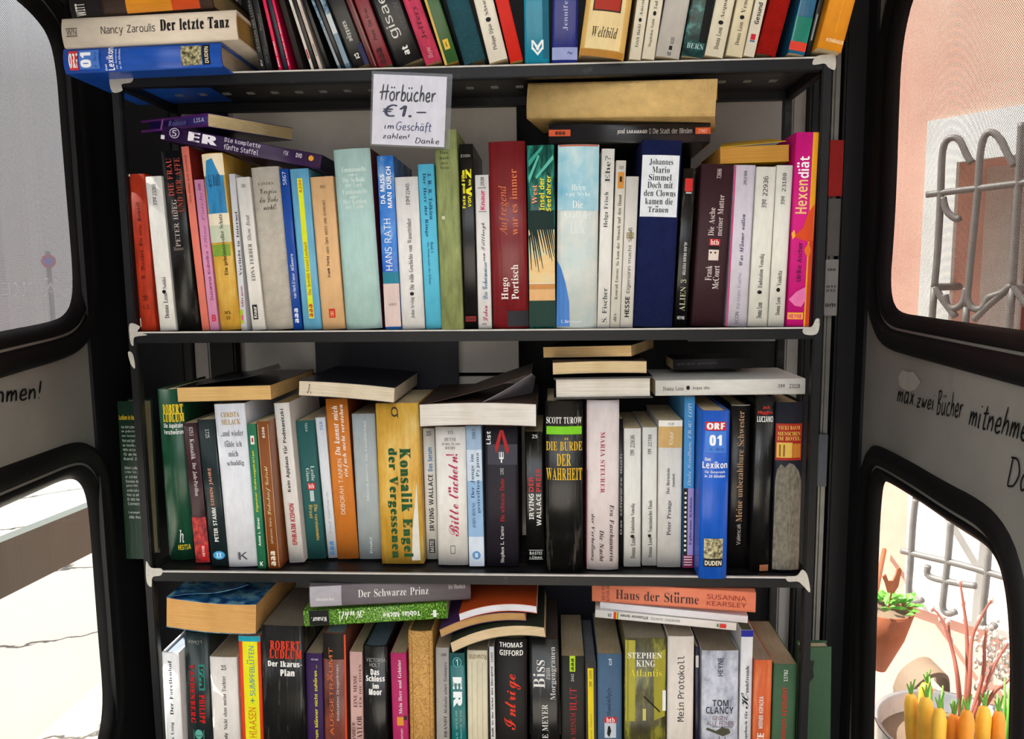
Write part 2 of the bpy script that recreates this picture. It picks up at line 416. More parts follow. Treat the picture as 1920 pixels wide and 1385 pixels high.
painted('edge_bright', 'c2beb8', 0.4, 'd8d5cf', 60, 0.1, 0.5)
painted('bare_metal', 'b9b5ac', 0.55, '8a877f', 90, 0.3, 0.5, 0.25)
painted('booth_grey', '908e87', 0.5, '918e87', 6, 0.05, .3)
painted('booth_dark', '161517', 0.5, None, 12, spec=.25)
painted('panel_grey', 'e9e3db', 0.6, None, 8, 0.03)
painted('panel_navy', '232330', 0.6, None, 8, 0.03)
painted('panel_taupe', '958e8a', 0.55, None, 10, 0.03)
painted('rubber', '0f0e0e', 0.5, None, 30, 0.1, 0.3)
painted('alu', '77756f', 0.45, None, 30, 0.05, 0.4, 0.5)
def glass_mat(name, tint, rough=0.02, gloss=0.05):
    t = NT(name); t.t.nodes.remove(t.b); tr = t.n('ShaderNodeBsdfTransparent', Color=tint); gl = t.n('ShaderNodeBsdfGlossy', Roughness=rough)
    mx = t.n('ShaderNodeMixShader', Fac=gloss); t.l(tr, 0, mx, 1); t.l(gl, 0, mx, 2); t.l(mx, 0, t.out, 'Surface'); _MC[name] = t.m; return t.m
glass_mat('clear_pane', (0.97, 0.98, 0.97, 1))
def film_mat(name, ink, open_r, pitch=0.0026):
    """printed see-through film: a lattice of round holes in a thin translucent sheet (object x, z in metres)"""
    t = NT(name); t.t.nodes.remove(t.b)
    tc = t.n('ShaderNodeTexCoord'); sp = t.n('ShaderNodeSeparateXYZ'); t.l(tc, 'Object', sp, 0)
    def wrap(axis, add):
        a = t.n('ShaderNodeMath', operation='MULTIPLY_ADD'); t.l(sp, axis, a, 0); a.inputs[1].default_value = 1/pitch; a.inputs[2].default_value = add
        f = t.n('ShaderNodeMath', operation='FRACT'); t.l(a, 0, f, 0)
        g = t.n('ShaderNodeMath', operation='SUBTRACT'); t.l(f, 0, g, 0); g.inputs[1].default_value = 0.5
        h = t.n('ShaderNodeMath', operation='POWER'); t.l(g, 0, h, 0); h.inputs[1].default_value = 2.0; return h
    res = []
    for add in (0.0, 0.5):
        s1, s2 = wrap('X', 40 + add), wrap('Y', 40 + add); q = t.n('ShaderNodeMath', operation='ADD'); t.l(s1, 0, q, 0); t.l(s2, 0, q, 1)
        l = t.n('ShaderNodeMath', operation='LESS_THAN'); t.l(q, 0, l, 0); l.inputs[1].default_value = open_r**2; res.append(l)
    hole = t.n('ShaderNodeMath', operation='MAXIMUM'); t.l(res[0], 0, hole, 0); t.l(res[1], 0, hole, 1)
    df = t.n('ShaderNodeBsdfDiffuse', Color=lin(ink)); tl = t.n('ShaderNodeBsdfTranslucent', Color=lin(ink)); tr = t.n('ShaderNodeBsdfTransparent')
    m1 = t.n('ShaderNodeMixShader', Fac=0.5); t.l(df, 0, m1, 1); t.l(tl, 0, m1, 2)
    m2 = t.n('ShaderNodeMixShader'); t.l(hole, 0, m2, 0); t.l(m1, 0, m2, 1); t.l(tr, 0, m2, 2); t.l(m2, 0, t.out, 'Surface'); _MC[name] = t.m; return t.m
film_mat('film_left', '5a575d', 0.17); film_mat('film_right', '3a2e29', 0.265); film_mat('film_letter', 'cfcbd4', 0.0)
# ------------------------------------------------------------------ shell of the booth
FL, CE = 0.0, 2.28
class Wall:
    """a vertical plane through point o, running along d; s runs along d, n looks into the booth"""
    def __init__(w, o, d, n): w.o = Vector(o); w.d = Vector(d).normalized(); w.n = Vector(n).normalized()
    def hit(w, px, py, off=0.0): p = on_plane(px, py, w.o + w.n*off, w.n); return ((p - w.o).dot(w.d), p.z)
    def at(w, s, z, off=0.0): p = w.o + w.d*s + w.n*off; return Vector((p.x, p.y, z))
    def mat(w, off=0.0):
        p = w.o + w.n*off; return Matrix(((w.d.x, 0, w.n.x, p.x), (w.d.y, 0, w.n.y, p.y), (0, 1, 0, 0), (0, 0, 0, 1)))
def plane_wall(o, deg, side):
    a = math.radians(deg); d = Vector((math.sin(a), -math.cos(a), 0)); n = Vector((math.cos(a), math.sin(a), 0)) * side
    return Wall(o, d, n)
WL = plane_wall((-0.552, 0.30, 0), 9.0, 1.0)
WR = plane_wall((0.537, 0.30, 0), -4.0, -1.0)
def area2(p): return sum(a[0]*b[1] - b[0]*a[1] for a, b in zip(p, p[1:] + p[:1])) / 2
def chaikin(p, n=2):
    for _ in range(n):
        q = []
        for a, b in zip(p, p[1:] + p[:1]): q += [(a[0]*.75+b[0]*.25, a[1]*.75+b[1]*.25), (a[0]*.25+b[0]*.75, a[1]*.25+b[1]*.75)]
        p = q
    return p
def offset(p, r):
    if area2(p) < 0: p = p[::-1]
    out = []; n = len(p)
    for i in range(n):
        a, b, c = Vector(p[i-1]), Vector(p[i]), Vector(p[(i+1) % n])
        e1 = (b - a).normalized(); e2 = (c - b).normalized(); m = Vector((e1.y + e2.y, -e1.x - e2.x))
        m = m.normalized() if m.length > 1e-6 else Vector((e1.y, -e1.x)); k = max(0.6, m.dot(Vector((e1.y, -e1.x))))
        q = b + m * (r / k); out.append((q.x, q.y))
    return out
def slab(name, w, loops, off, thick, m, parent=None):
    """flat plate in the wall's plane, outline loops[0], openings the rest"""
    cu = bpy.data.curves.new('o', 'CURVE'); cu.dimensions = '2D'; cu.fill_mode = 'BOTH'; cu.extrude = thick/2
    for lp in loops:
        sp = cu.splines.new('POLY'); sp.points.add(len(lp) - 1); sp.use_cyclic_u = True
        for q, (x, y) in zip(sp.points, lp): q.co = (x, y, 0, 1)
    o = bpy.data.objects.new('o', cu); COL.objects.link(o); dg = bpy.context.evaluated_depsgraph_get(); dg.update()
    me = bpy.data.meshes.new_from_object(o.evaluated_get(dg)); bpy.data.objects.remove(o); bpy.data.curves.remove(cu); me.materials.clear()
    x = link(name, me, parent, [m]); x.matrix_world = w.mat(off - thick/2); return x
def ring(name, w, glass, prof, m, parent):
    """rubber seal: prof is a list of (distance outside the glass edge, height above the wall)"""
    if area2(glass) < 0: glass = glass[::-1]
    n = len(glass); v, f = [], []; inv = parent.matrix_world.inverted()
    for r, hgt in prof: v += [inv @ w.at(s, z, hgt) for s, z in offset(glass, r)]
    k = len(prof)
    for j in range(k-1):
        for i in range(n): f.append((j*n + i, j*n + (i+1) % n, (j+1)*n + (i+1) % n, (j+1)*n + i))
    return link(name, mesh(name, v, f, True), parent, [m])
SEAL = [(-.003, -.011), (.0, -.007), (.006, -.001), (.013, .002), (.016, -.002), (.022, .006), (.034, .008), (.042, .004), (.046, -.004)]
def window(k, w, px, label, film=None):
    g = chaikin([w.hit(x, y, -.008) for x, y in px], 2); root = empty('window_%d' % k, w.at(*g[0])); root['kind'] = 'structure'; root['label'] = label
    ring('rubber_seal', w, g, SEAL, 'rubber', root)
    gp = slab('glass_pane', w, [offset(g, .006)], -.008, .003, 'clear_pane'); gp.parent = root; gp.matrix_parent_inverse = root.matrix_world.inverted()
    if film:
        v = [(s, z, 0) for s, z in offset(g, .003)]; me = mesh('see_through_film', v, [tuple(range(len(v)))], recalc=False)
        o = link('see_through_film', me, root, [film]); o.matrix_parent_inverse = root.matrix_world.inverted(); o.matrix_world = w.mat(-.0125); o['label'] = 'finely perforated window film'
    return g, root
GL1 = [(-560,-420), (-100,-120), (15,-22), (66,22), (98,66), (112,130), (119,220), (127,320), (137,440), (143,520), (141,566), (128,594), (100,608), (0,627), (-560,745)]
GL2 = [(-470,1175), (-300,1085), (0,949), (70,918), (128,892), (152,895), (168,925), (176,1000), (183,1100), (191,1205), (198,1286), (197,1340), (188,1395), (160,1440), (60,1500), (-470,1800)]
GR1 = [(2350,-560), (1760,-120), (1722,-40), (1701,10), (1684,100), (1679,220), (1675,354), (1669,460), (1664,520), (1667,565), (1681,590), (1720,597), (1903,624), (2350,688)]
GR2 = [(1652,897), (1664,900), (1720,935), (1783,979), (1851,1021), (1880,1054), (1892,1095), (1899,1150), (1903,1230), (1900,1385), (1895,1500), (1870,1580), (1800,1590), (1660,1520), (1634,1480), (1633,1385), (1638,1180), (1642,1040), (1646,950)]
g1, win1 = window(1, WL, GL1, 'upper left side window with a grey perforated film', 'film_left')
g2, win2 = window(2, WL, GL2, 'lower left side window of clear glass')
g3, win3 = window(3, WR, GR1, 'upper right side window with a perforated film', 'film_right')
g4, win4 = window(4, WR, GR2, 'lower right side window of clear glass')
def side_wall(name, w, holes):
    s1 = 1.25; o = slab(name, w, [[(-.02, FL), (s1, FL), (s1, CE), (-.02, CE)]] + [offset(h, .012) for h in holes], 0.0, .006, 'booth_grey'); o['kind'] = 'structure'; return o
side_wall('wall_left', WL, [g1, g2]); side_wall('wall_right', WR, [g3, g4])
def struct(o): o['kind'] = 'structure'; return o
struct(box_ob('wall_back', -.60, .60, .30, .33, FL, CE, 'booth_dark'))
struct(box_ob('floor', -.56, .55, -1.0, .33, -.04, 0.0, 'booth_dark'))
struct(box_ob('ceiling', -.80, .72, -.98, .33, CE, CE + .04, 'panel_grey'))
for k, (w, px, nm) in enumerate(((WL, (168, 700), 'trim_11'), (WR, (1622, 700), 'trim_12'))):          # dark plates over the rear ends of the side walls
    sb = w.hit(*px)[0]; struct(slab(nm, w, [[(.0, FL), (sb, FL), (sb, CE), (.0, CE)]], .004, .006, 'booth_dark'))
# corner posts and boards of the back wall
for k, (x0, x1, y0, y1, m) in enumerate([(-.53, -.455, .245, .30, 'booth_dark'), (-.455, -.43, .275, .30, 'panel_taupe'), (-.425, -.385, .262, .30, 'booth_dark'), (-.385, -.362, .28, .30, 'panel_taupe'),
        (.50, .54, .235, .30, 'booth_dark'), (.485, .495, .235, .300, 'alu'), (.44, .462, .268, .30, 'panel_taupe'), (.46, .485, .25, .30, 'booth_dark')]):
    struct(box_ob('trim_%d' % (k+1), x0, x1, y0, y1, FL, CE, m, None, .003))
def px_board(name, x0, x1, y0, y1, yy, m, th=.008):
    a = on_y(x0, y1, yy); b = on_y(x1, y0, yy); return box_ob(name, a.x, b.x, yy, yy + th, a.z, b.z, m)
for args, lb in (((462, 968, 195, 700, .205, 'panel_grey'), 'light grey board on the back wall behind the second row'),
                 ((1290, 1475, 170, 640, .215, 'panel_taupe'), 'taupe board on the back wall behind the lying linen book')):
    tag(px_board('back_board', *args), lb, 'board')
tag(px_board('back_board', 494, 1000, 705, 1150, .205, 'panel_grey'), 'light grey board on the back wall behind the third row', 'board')
tag(px_board('dark_board', 601, 857, 560, 905, .185, 'panel_navy'), 'dark navy rectangle standing before the light board behind the third row', 'board')
tag(px_board('dark_board', 1000, 1120, 1000, 1400, .205, 'panel_navy'), 'dark navy board on the back wall behind the lowest row', 'board')
# old telephone notices on the right inside corner
def notice(name, x0, x1, y0, y1, m, label, texts=()):
    yy = .228; a = on_y(x0, y1, yy); b = on_y(x1, y0, yy); r = empty(name, (a.x, yy, a.z)); w, h = b.x - a.x, b.z - a.z
    box_ob('plate', 0, w, 0, .004, 0, h, m, r, .0006); tag(r, label, 'notice')
    for i, (s, u0, u1, v0, v1) in enumerate(texts):
        V, Fc = text2d(s, 'S'); xs = [q[0] for q in V]; ys = [q[1] for q in V]
        out = [((u0 + (u1-u0)*(q[0]-min(xs))/(max(xs)-min(xs)))*w, -.0006, (1 - v1 + (v1-v0)*(q[1]-min(ys))/(max(ys)-min(ys)))*h) for q in V]
        link('printed_number', mesh('printed_number', out, Fc, recalc=False), r, ['p:1c1c1e'])
NOTICE_TXT = [('120', .1, .75, .16, .20), ('011', .1, .8, .46, .50), ('012', .1, .8, .53, .57), ('om', .05, .85, .78, .84)]
prepare_glyphs({('S', c) for t in NOTICE_TXT for c in t[0]})
notice('notice_plate', 1553, 1583, 262, 368, 'm:9a1a14', 'narrow red plate in the right corner beyond the shelf post')
notice('notice_plate', 1550, 1577, 372, 480, 'm:5a5654', 'plain grey plate below the red plate in the right corner')
notice('notice_plate', 1545, 1573, 486, 592, 'm:8a8784', 'grey plate printed with short phone numbers in the right corner', NOTICE_TXT)
notice('notice_plate', 1532, 1553, 814, 912, 'm:54565e', 'plain blue-grey plate beside the right post at the third row')
# ------------------------------------------------------------------ the shelf
def build_shelf():
    r = empty('bookshelf', (0, 0, TOP)); tag(r, 'black welded steel bookshelf filled with used books', 'bookshelf')
    pt, bar, dep = .0102, .0135, .145; Xl, Xr = -.40, .40; z0 = SHELF_Z[3] - .30; lo = z0 - TOP
    for sx in (Xl, Xr - pt):
        for y in (0, dep - pt): box_ob('post', sx, sx + pt, y, y + pt, lo, 0.0, 'shelf_paint', r, .0012)
    for k in range(5):
        z = -.2908 * k
        box_ob('front_rail', Xl + pt, Xr - pt, 0.0005, .0125, z - bar, z, 'shelf_paint', r, .0009)
        box_ob('rear_rail', Xl + pt, Xr - pt, dep - .0125, dep - .0005, z - bar, z - .001, 'shelf_paint', r, .0009)
        for sx in (Xl + .001, Xr - pt + .001): box_ob('side_rail', sx, sx + .0105, pt, dep - pt, z - bar, z - .001, 'shelf_paint', r, .0009)
        # board with two rows of punched slots
        v, f = [], []; y0, y1 = .0125, dep - .0125; ys = [y0, .040, .0445, .078, .0825, y1]; nx = 26; xs = []
        for i in range(nx + 1):
            c = Xl + pt + (Xr - Xl - 2*pt) * i / nx; xs += [c - .0045, c + .0045] if 0 < i < nx else [c]
        for zz in (z - .0035, z - .0020):
            for y in ys: v += [(x, y, zz) for x in xs]
        m = len(xs); q = m * len(ys)
        for j in range(len(ys) - 1):
            for i in range(m - 1):
                if j in (1, 3) and i % 2 == 1: continue
                for b in (0, q): f.append((b + j*m + i, b + j*m + i + 1, b + (j+1)*m + i + 1, b + (j+1)*m + i))
        nb = len(f)
        if k == 0:                            # pale strips added at the slots for light coming through from above
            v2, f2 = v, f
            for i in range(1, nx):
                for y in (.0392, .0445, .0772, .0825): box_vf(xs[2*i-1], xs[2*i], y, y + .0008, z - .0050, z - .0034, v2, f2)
        box_ob('pale_strip', Xl + pt, Xr - pt, -.0004, .0030, z - .0016, z + .0001, 'edge_bright', r)  # thin pale strip along the top front edge of the rail
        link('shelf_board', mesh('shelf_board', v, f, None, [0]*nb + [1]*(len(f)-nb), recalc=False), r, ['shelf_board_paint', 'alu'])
    # paint worn off around the welds
    def patch(pts):
        n = 22; P2 = [(on_y(x, y, -.0006)) for x, y in pts]; P2 = catmull(P2, 4, True)
        v = [(p.x, p.y, p.z - TOP) for p in P2]; v += [(p[0], p[1] + .0005, p[2]) for p in v]; k = len(P2)
        link('bare_weld', mesh('bare_weld', v, [tuple(range(k))] + [(i, (i+1) % k, k + (i+1) % k, k + i) for i in range(k)]), r, ['bare_metal'])
    patch([(206,142), (228,139), (249,141), (246,154), (228,158), (229,170), (210,172)])
    patch([(1530,106), (1550,102), (1566,104), (1566,130), (1553,126), (1546,119), (1524,121)])
    patch([(243,607), (262,612), (258,622), (276,628), (252,632), (250,648), (244,640)])
    patch([(1506,617), (1522,612), (1530,598), (1537,600), (1534,622), (1524,628), (1508,626)])
    patch([(274,1052), (283,1064), (303,1066), (302,1078), (286,1082), (284,1100), (275,1090)])
    patch([(1474,1081), (1494,1079), (1504,1068), (1514,1078), (1519,1110), (1506,1098), (1496,1090), (1478,1090)])
    patch([(240,660), (249,664), (253,690), (245,682)])
build_shelf()
# ------------------------------------------------------------------ handwriting
HW = {
 'H': (1.15, [[(.18,0),(.32,1.8)], [(.78,0),(.92,1.8)], [(-.15,.85),(.5,.95),(1.2,1.0)]]), 'ö': (.75, [[(.5,1),(.15,.8),(.06,.4),(.3,0),(.62,.15),(.68,.6),(.5,1)], [(.22,1.35),(.24,1.55)], [(.56,1.35),(.6,1.55)]]),
 'o': (.72, [[(.5,1),(.15,.8),(.06,.4),(.3,0),(.62,.15),(.68,.6),(.5,1)]]), 'r': (.6, [[(.1,1),(.14,0)], [(.14,.5),(.32,.9),(.6,.95)]]), 'b': (.72, [[(.2,1.85),(.1,0)], [(.1,.4),(.4,.95),(.66,.6),(.5,.05),(.1,.06)]]),
 'ü': (.85, [[(.1,1),(.1,.3),(.3,0),(.6,.35),(.66,1)], [(.66,1),(.66,.2),(.82,0)], [(.22,1.35),(.24,1.55)], [(.58,1.35),(.6,1.55)]]), 'u': (.85, [[(.1,1),(.1,.3),(.3,0),(.6,.35),(.66,1)], [(.66,1),(.66,.2),(.82,0)]]),
 'c': (.68, [[(.6,.85),(.38,1),(.1,.6),(.15,.15),(.4,0),(.68,.18)]]), 'h': (.75, [[(.2,1.85),(.1,0)], [(.12,.45),(.4,.95),(.6,.7),(.62,0)]]), 'e': (.68, [[(.1,.45),(.55,.55),(.45,1),(.15,.8),(.1,.25),(.35,0),(.68,.18)]]),
 'i': (.35, [[(.1,1),(.12,.1),(.25,0)], [(.14,1.42),(.16,1.52)]]), 'm': (1.0, [[(.1,1),(.1,0)], [(.12,.5),(.34,.95),(.46,.6),(.46,0)], [(.48,.5),(.72,.95),(.84,.6),(.86,0)]]), 'n': (.75, [[(.1,1),(.1,0)], [(.12,.5),(.4,.95),(.58,.6),(.6,0)]]),
 'G': (1.05, [[(.9,1.5),(.6,1.75),(.2,1.35),(.06,.65),(.3,.05),(.7,.1),(.92,.75),(.5,.75)]]), 's': (.6, [[(.55,.9),(.3,1),(.14,.75),(.5,.4),(.4,.04),(.08,.1)]]), 'ä': (.8, [[(.6,.9),(.3,1),(.06,.5),(.25,0),(.58,.4),(.62,1)], [(.62,1),(.62,.2),(.78,0)], [(.2,1.35),(.22,1.55)], [(.52,1.35),(.54,1.55)]]),
 'a': (.8, [[(.6,.9),(.3,1),(.06,.5),(.25,0),(.58,.4),(.62,1)], [(.62,1),(.62,.2),(.78,0)]]), 'f': (.5, [[(.6,1.6),(.42,1.8),(.26,1.4),(.2,-.4)], [(.0,.95),(.55,1)]]), 't': (.55, [[(.3,1.6),(.25,.2),(.4,0),(.55,.1)], [(.0,1.05),(.6,1.12)]]),
 'z': (.72, [[(.05,.95),(.6,1)], [(.6,1),(.05,.03)], [(.05,.03),(.66,.06)], [(.1,.5),(.5,.55)]]), 'l': (.35, [[(.14,1.85),(.1,.15),(.25,0)]]), 'k': (.7, [[(.14,1.85),(.1,0)], [(.55,.95),(.14,.45)], [(.14,.45),(.6,0)]]),
 'D': (1.0, [[(.18,1.7),(.1,0)], [(.0,1.65),(.6,1.6),(.92,.85),(.6,.12),(.1,0)]]), 'B': (.85, [[(.18,1.8),(.1,0)], [(.0,1.72),(.5,1.8),(.62,1.4),(.16,.95)], [(.16,.95),(.68,.7),(.55,.1),(.1,0)]]), 'w': (.9, [[(.1,1),(.2,.1),(.42,.7)], [(.42,.7),(.55,.1),(.8,1)]]),
 'x': (.65, [[(.1,1),(.6,0)], [(.55,1),(.08,0)]]), '!': (.4, [[(.2,1.7),(.14,.5)], [(.12,.0),(.13,.08)]]), '.': (.3, [[(.1,.02),(.16,.08)]]), '€': (1.1, [[(1.0,1.6),(.7,1.75),(.35,1.4),(.25,.6),(.5,.05),(.95,.1)], [(.0,1.05),(.75,1.1)], [(.0,.72),(.65,.76)]]),
 '1': (.6, [[(.05,1.1),(.42,1.75)], [(.42,1.75),(.38,0)]]), '-': (.9, [[(.1,.75),(.85,.8)]]), ',': (.35, [[(.15,.3),(.16,-.05)]]), ' ': (.55, [])}
def handwrite(s, h, pen):
    """flat ink ribbons of a hand-written line, x to the right, y up, x-height h"""
    v, f, x = [], [], 0.0
    for c in s:
        w, st = HW.get(c, (.5, []))
        for pl in st:
            P2 = catmull([Vector(((x + a + .08*b)*h, b*h, 0)) for a, b in pl], 5); k = len(v); n = len(P2)
            for i, p in enumerate(P2):
                t = (P2[min(i+1, n-1)] - P2[max(i-1, 0)]).normalized(); q = Vector((-t.y, t.x, 0)) * pen * (.5 if 0 < i < n-1 else .3)
                v += [p + q, p - q]
            f += [(k+2*i, k+2*i+1, k+2*i+3, k+2*i+2) for i in range(n-1)]
        x += w + .12
    return v, f
# paper sign hung from the top rail
def build_sign():
    y = -.006; q = [on_y(a, b, y) for a, b in ((704,139), (841,143), (833,276), (697,270))]
    lm = q[3]; ex = (q[2] - q[3]); ez = (q[0] - q[3]); W, H = ex.length, ez.length; ex.normalize(); ez = (ez - ex*ez.dot(ex)).normalized(); ny = ez.cross(ex)
    r = empty('paper_sign'); r.matrix_world = Matrix(((ex.x, ny.x, ez.x, lm.x), (ex.y, ny.y, ez.y, lm.y), (ex.z, ny.z, ez.z, lm.z), (0, 0, 0, 1)))
    tag(r, 'white handwritten paper sign in a clear sleeve hanging from the top rail', 'sign')
    box_ob('paper_sheet', 0, W, -.0006, .0, 0, H, 'm:dedee8', r)
    sl = box_ob('clear_sleeve', -.002, W + .006, .0004, .0008, -.002, H + .003, 'sleeve', r)
    sl2 = box_ob('clear_sleeve', -.002, W + .006, -.0020, -.0018, -.002, H + .003, 'sleeve', r)
    for s, u0, u1, v0, v1, pen, col in (('Hörbücher', .09, .86, .62, .87, .21, '14141c'), ('€1,-', .14, .74, .40, .58, .24, '161c44'), ('im', .17, .30, .225, .305, .17, '1c2450'), ('Geschäft', .33, .82, .19, .345, .17, '1a2a66'), ('zahlen!', .15, .52, .085, .17, .19, '16161c'), ('Danke', .60, .93, .035, .125, .18, '16161c')):
        V, Fc = handwrite(s, 1.0, pen); xs = [p.x for p in V]; ys = [p.y for p in V]; kx = (u1-u0)*W/(max(xs)-min(xs)); kz = (v1-v0)*H/(max(ys)-min(ys))
        out = [(u0*W + (p.x-min(xs))*kx, -.0009, v0*H + (p.y-min(ys))*kz) for p in V]
        link('handwriting', mesh('handwriting', out, Fc, recalc=False), r, ['p:' + col])
glass_mat('sleeve', (.97, .97, .98, 1), .08, .03)
build_sign()
# felt pen notes on the grey side walls
def wall_note(w, name, s, a, b, up, col='p:141414', pen=.11):
    """a line of handwriting from picture point a to b on the wall, x-height given by point up above a"""
    A, B, U = (Vector(w.hit(*p, .001)) for p in (a, b, up)); V, Fc = handwrite(s, 1.0, pen); xs = [p.x for p in V]; mx, Mx = min(xs), max(xs)
    o = [w.at(*(A + (B-A)*((p.x-mx)/(Mx-mx)) + (U-A)*p.y), .0011) for p in V]
    x = link(name, mesh(name, o, Fc, recalc=False), None, [col]); x['kind'] = 'structure'; x['label'] = 'black felt pen writing on the grey side wall'
wall_note(WR, 'wall_note', 'max.', (1682,752), (1716,760), (1684,732), pen=.15)
wall_note(WR, 'wall_note', 'zwei', (1718,763), (1750,768), (1720,746), pen=.15)
wall_note(WR, 'wall_note', 'Bücher', (1756,776), (1804,784), (1758,752), pen=.15)
wall_note(WR, 'wall_note', 'mitnehmen', (1816,796), (1940,832), (1820,770), pen=.15)
wall_note(WR, 'wall_note', 'Danke', (1888,910), (1990,945), (1892,878), pen=.12)
wall_note(WL, 'wall_note', 'mitnehmen!', (-118,768), (78,746), (-118,744), pen=.17)
def smudge(w, pts, m):
    o = [w.at(*w.hit(x, y, .0008), .0008) for x, y in pts]; x = link('paint_smudge', mesh('paint_smudge', o, [tuple(range(len(o)))], recalc=False), None, [m]); x['kind'] = 'structure'
smudge(WR, [(1684,706), (1692,692), (1702,698), (1712,696), (1720,706), (1726,716), (1718,730), (1704,734), (1692,728), (1686,722)], 'm:aaa89f')
# ------------------------------------------------------------------ outside: street on the left
t = NT('paving'); mp = t.coords((1, 1, 1)); vo = t.n('ShaderNodeTexVoronoi', Scale=1.6, feature='DISTANCE_TO_EDGE'); nz = t.n('ShaderNodeTexNoise', Scale=5.0, Detail=6.0)
ds = t.n('ShaderNodeMix', data_type='RGBA'); ds.inputs[0].default_value = .22; t.l(mp, 'Vector', nz, 'Vector'); t.l(mp, 'Vector', ds, 6); t.l(nz, 'Color', ds, 7); t.l(ds, 2, vo, 'Vector')
r1 = t.ramp([(0.0, '2e2b27'), (0.007, '5c5850'), (0.016, 'bdb8ae'), (1.0, 'c8c3ba')]); t.l(vo, 'Distance', r1, 'Fac'); t.l(r1, 'Color', t.b, 'Base Color'); t.b.inputs['Roughness'].default_value = .8; _MC['paving'] = t.m
struct(box_ob('ground', -14, 10, -9, 12, -.14, -.06, 'paving'))
painted('plaster_grey', 'a8a2a6', .8, None, 3, .2); painted('plaster_pink', 'dba797', .8, None, 4, .25); painted('plaster_white', 'd9d7d4', .75, None, 5, .15); painted('dark_glass', '26242a', .2, None, 3, 0)
painted('rail_paint', '343d38', .55, '404a44', 5, .05); painted('iron_white', '6c6967', .45, '7a7674', 30, .1); painted('rust', '8a4a2a', .8, '6a3418', 22, .3); painted('zinc', '8d9094', .4, '70747a', 16, .2, .5, .5)
painted('wood_red', '7a2c22', .55, '9a5a2c', 6, .2); painted('wood_orange', 'a8702c', .55, '8a5420', 8, .2); painted('timber', '6f5d4c', .7, None, 14, .2); painted('carrot', 'e8922a', .5, 'f0a844', 26, .1)
painted('carrot_yellow', 'e8b43a', .5, 'efc45a', 26, .1); painted('stem_green', '5f9a34', .6, '86b848', 30, .1); painted('leaf_green', '4f9a2c', .5, '8cc850', 30, .15); painted('twig', '8a4a3c', .6, 'a86a58', 20, .1); painted('catkin', 'b9b2aa', .9, 'd6d0c8', 60, .3)
def street_house():
    r = empty('street_house', (-7.2, 1.0, 0)); tag(r, 'pale grey plastered house across the street seen through the left window', 'house')
    box_ob('wall', -1, 0, -6, 8, -.1, 7, 'plaster_grey', r); box_ob('plinth', 0, .06, -6, 8, -.1, .5, 'plaster_white', r)
    for (a, b, c, d) in ((-6.0,-5.0,2.2,3.7), (-3.6,-2.6,2.2,3.7), (-1.4,-.4,2.2,3.7), (-3.6,-2.7,.4,1.5), (-1.4,-.5,.4,1.5), (1.6,2.5,2.2,3.7)):
        f = box_ob('window_frame', -.02, .03, a - .1, b + .1, c - .1, d + .1, 'plaster_white', r); box_ob('pane', .031, .04, a, b, c, d, 'dark_glass', f)
    box_ob('cornice', 0, .2, -6, 8, 4.4, 4.6, 'plaster_white', r)
street_house()
def round_sign():
    o = WL.o; p = CAM + ray(91, 490) * 7.9; r = empty('road_sign', (p.x, p.y, -.06)); tag(r, 'small round red road sign across the street', 'road sign')
    v, f = tube_vf([(0, 0, 0), (0, 0, p.z + .15)], .02, [], []); link('pole', mesh('pole', v, f, True), r, ['alu'])
    d = (CAM - p).normalized(); d.z = 0; d.normalize(); v, f = tube_vf([d*.03 + Vector((0, 0, p.z + .06)), d*.045 + Vector((0, 0, p.z + .06))], .058, [], [], 24); link('sign_disc', mesh('sign_disc', v, f), r, ['m:a83a4a'])
    v, f = tube_vf([d*.045 + Vector((0, 0, p.z + .06)), d*.049 + Vector((0, 0, p.z + .06))], .036, [], [], 24); link('sign_field', mesh('sign_field', v, f), r, ['m:5a5ab0'])
round_sign()
# the bakery lettering on the outside of the film reads reversed from inside
prepare_glyphs({('s', c) for c in 'BACKEREI'})
def film_text():
    V, Fc = text2d('BÄCKEREI', 's'); xs = [q[0] for q in V]; ys = [q[1] for q in V]; o = []
    for x, y in V:
        a = (x - min(xs)) / (max(xs) - min(xs)); b = (y - min(ys)) / (max(ys) - min(ys)); s, z = WL.hit(136 - 200*a, 556 - 36*b - 2*a, -.0118); o.append(WL.at(s, z, -.0118))
    x = link('film_lettering', mesh('film_lettering', o, Fc, recalc=False), win1, ['film_letter']); x.matrix_parent_inverse = win1.matrix_world.inverted(); x['label'] = 'pale reversed lettering'
film_text()
def barrier():
    A1, A0, B1, B0 = (CAM + ray(x, y) * k for x, y, k in ((178,938,1.75), (178,1029,1.75), (-160,1080,1.42), (-160,1190,1.42)))
    r = empty('barrier_rail', ((A0.x+B0.x)/2, (A0.y+B0.y)/2, -.06)); tag(r, 'sloping grey-green rail outside the lower left window', 'rail'); inv = Vector(r.location)
    m0, m1 = (A0 + A1)/2, (B0 + B1)/2; d = (m0 - m1).normalized(); hh = ((A1 - A0).length + (B1 - B0).length)/4; up = (A1 - A0).normalized(); up = (up - d*up.dot(d)).normalized(); nn = d.cross(up)
    v = []
    for p in (m1 - d*.5, m0 + d*.95):
        for a, b in ((-1,-.4), (1,-.4), (1,.4), (-1,.4)): v.append(p + up*(a*hh) + nn*(b*hh) - inv)
    link('beam', mesh('beam', v, [(0,1,2,3), (7,6,5,4), (0,4,5,1), (1,5,6,2), (2,6,7,3), (3,7,4,0)]), r, ['rail_paint'])
    for p in (m1 - d*.45, m0 + d*.9):
        q = p - inv - up*hh*.8; v, f = tube_vf([(q.x, q.y, 0), (q.x, q.y, q.z)], .022, [], [], 10); link('leg', mesh('leg', v, f, True), r, ['rail_paint'])
barrier()
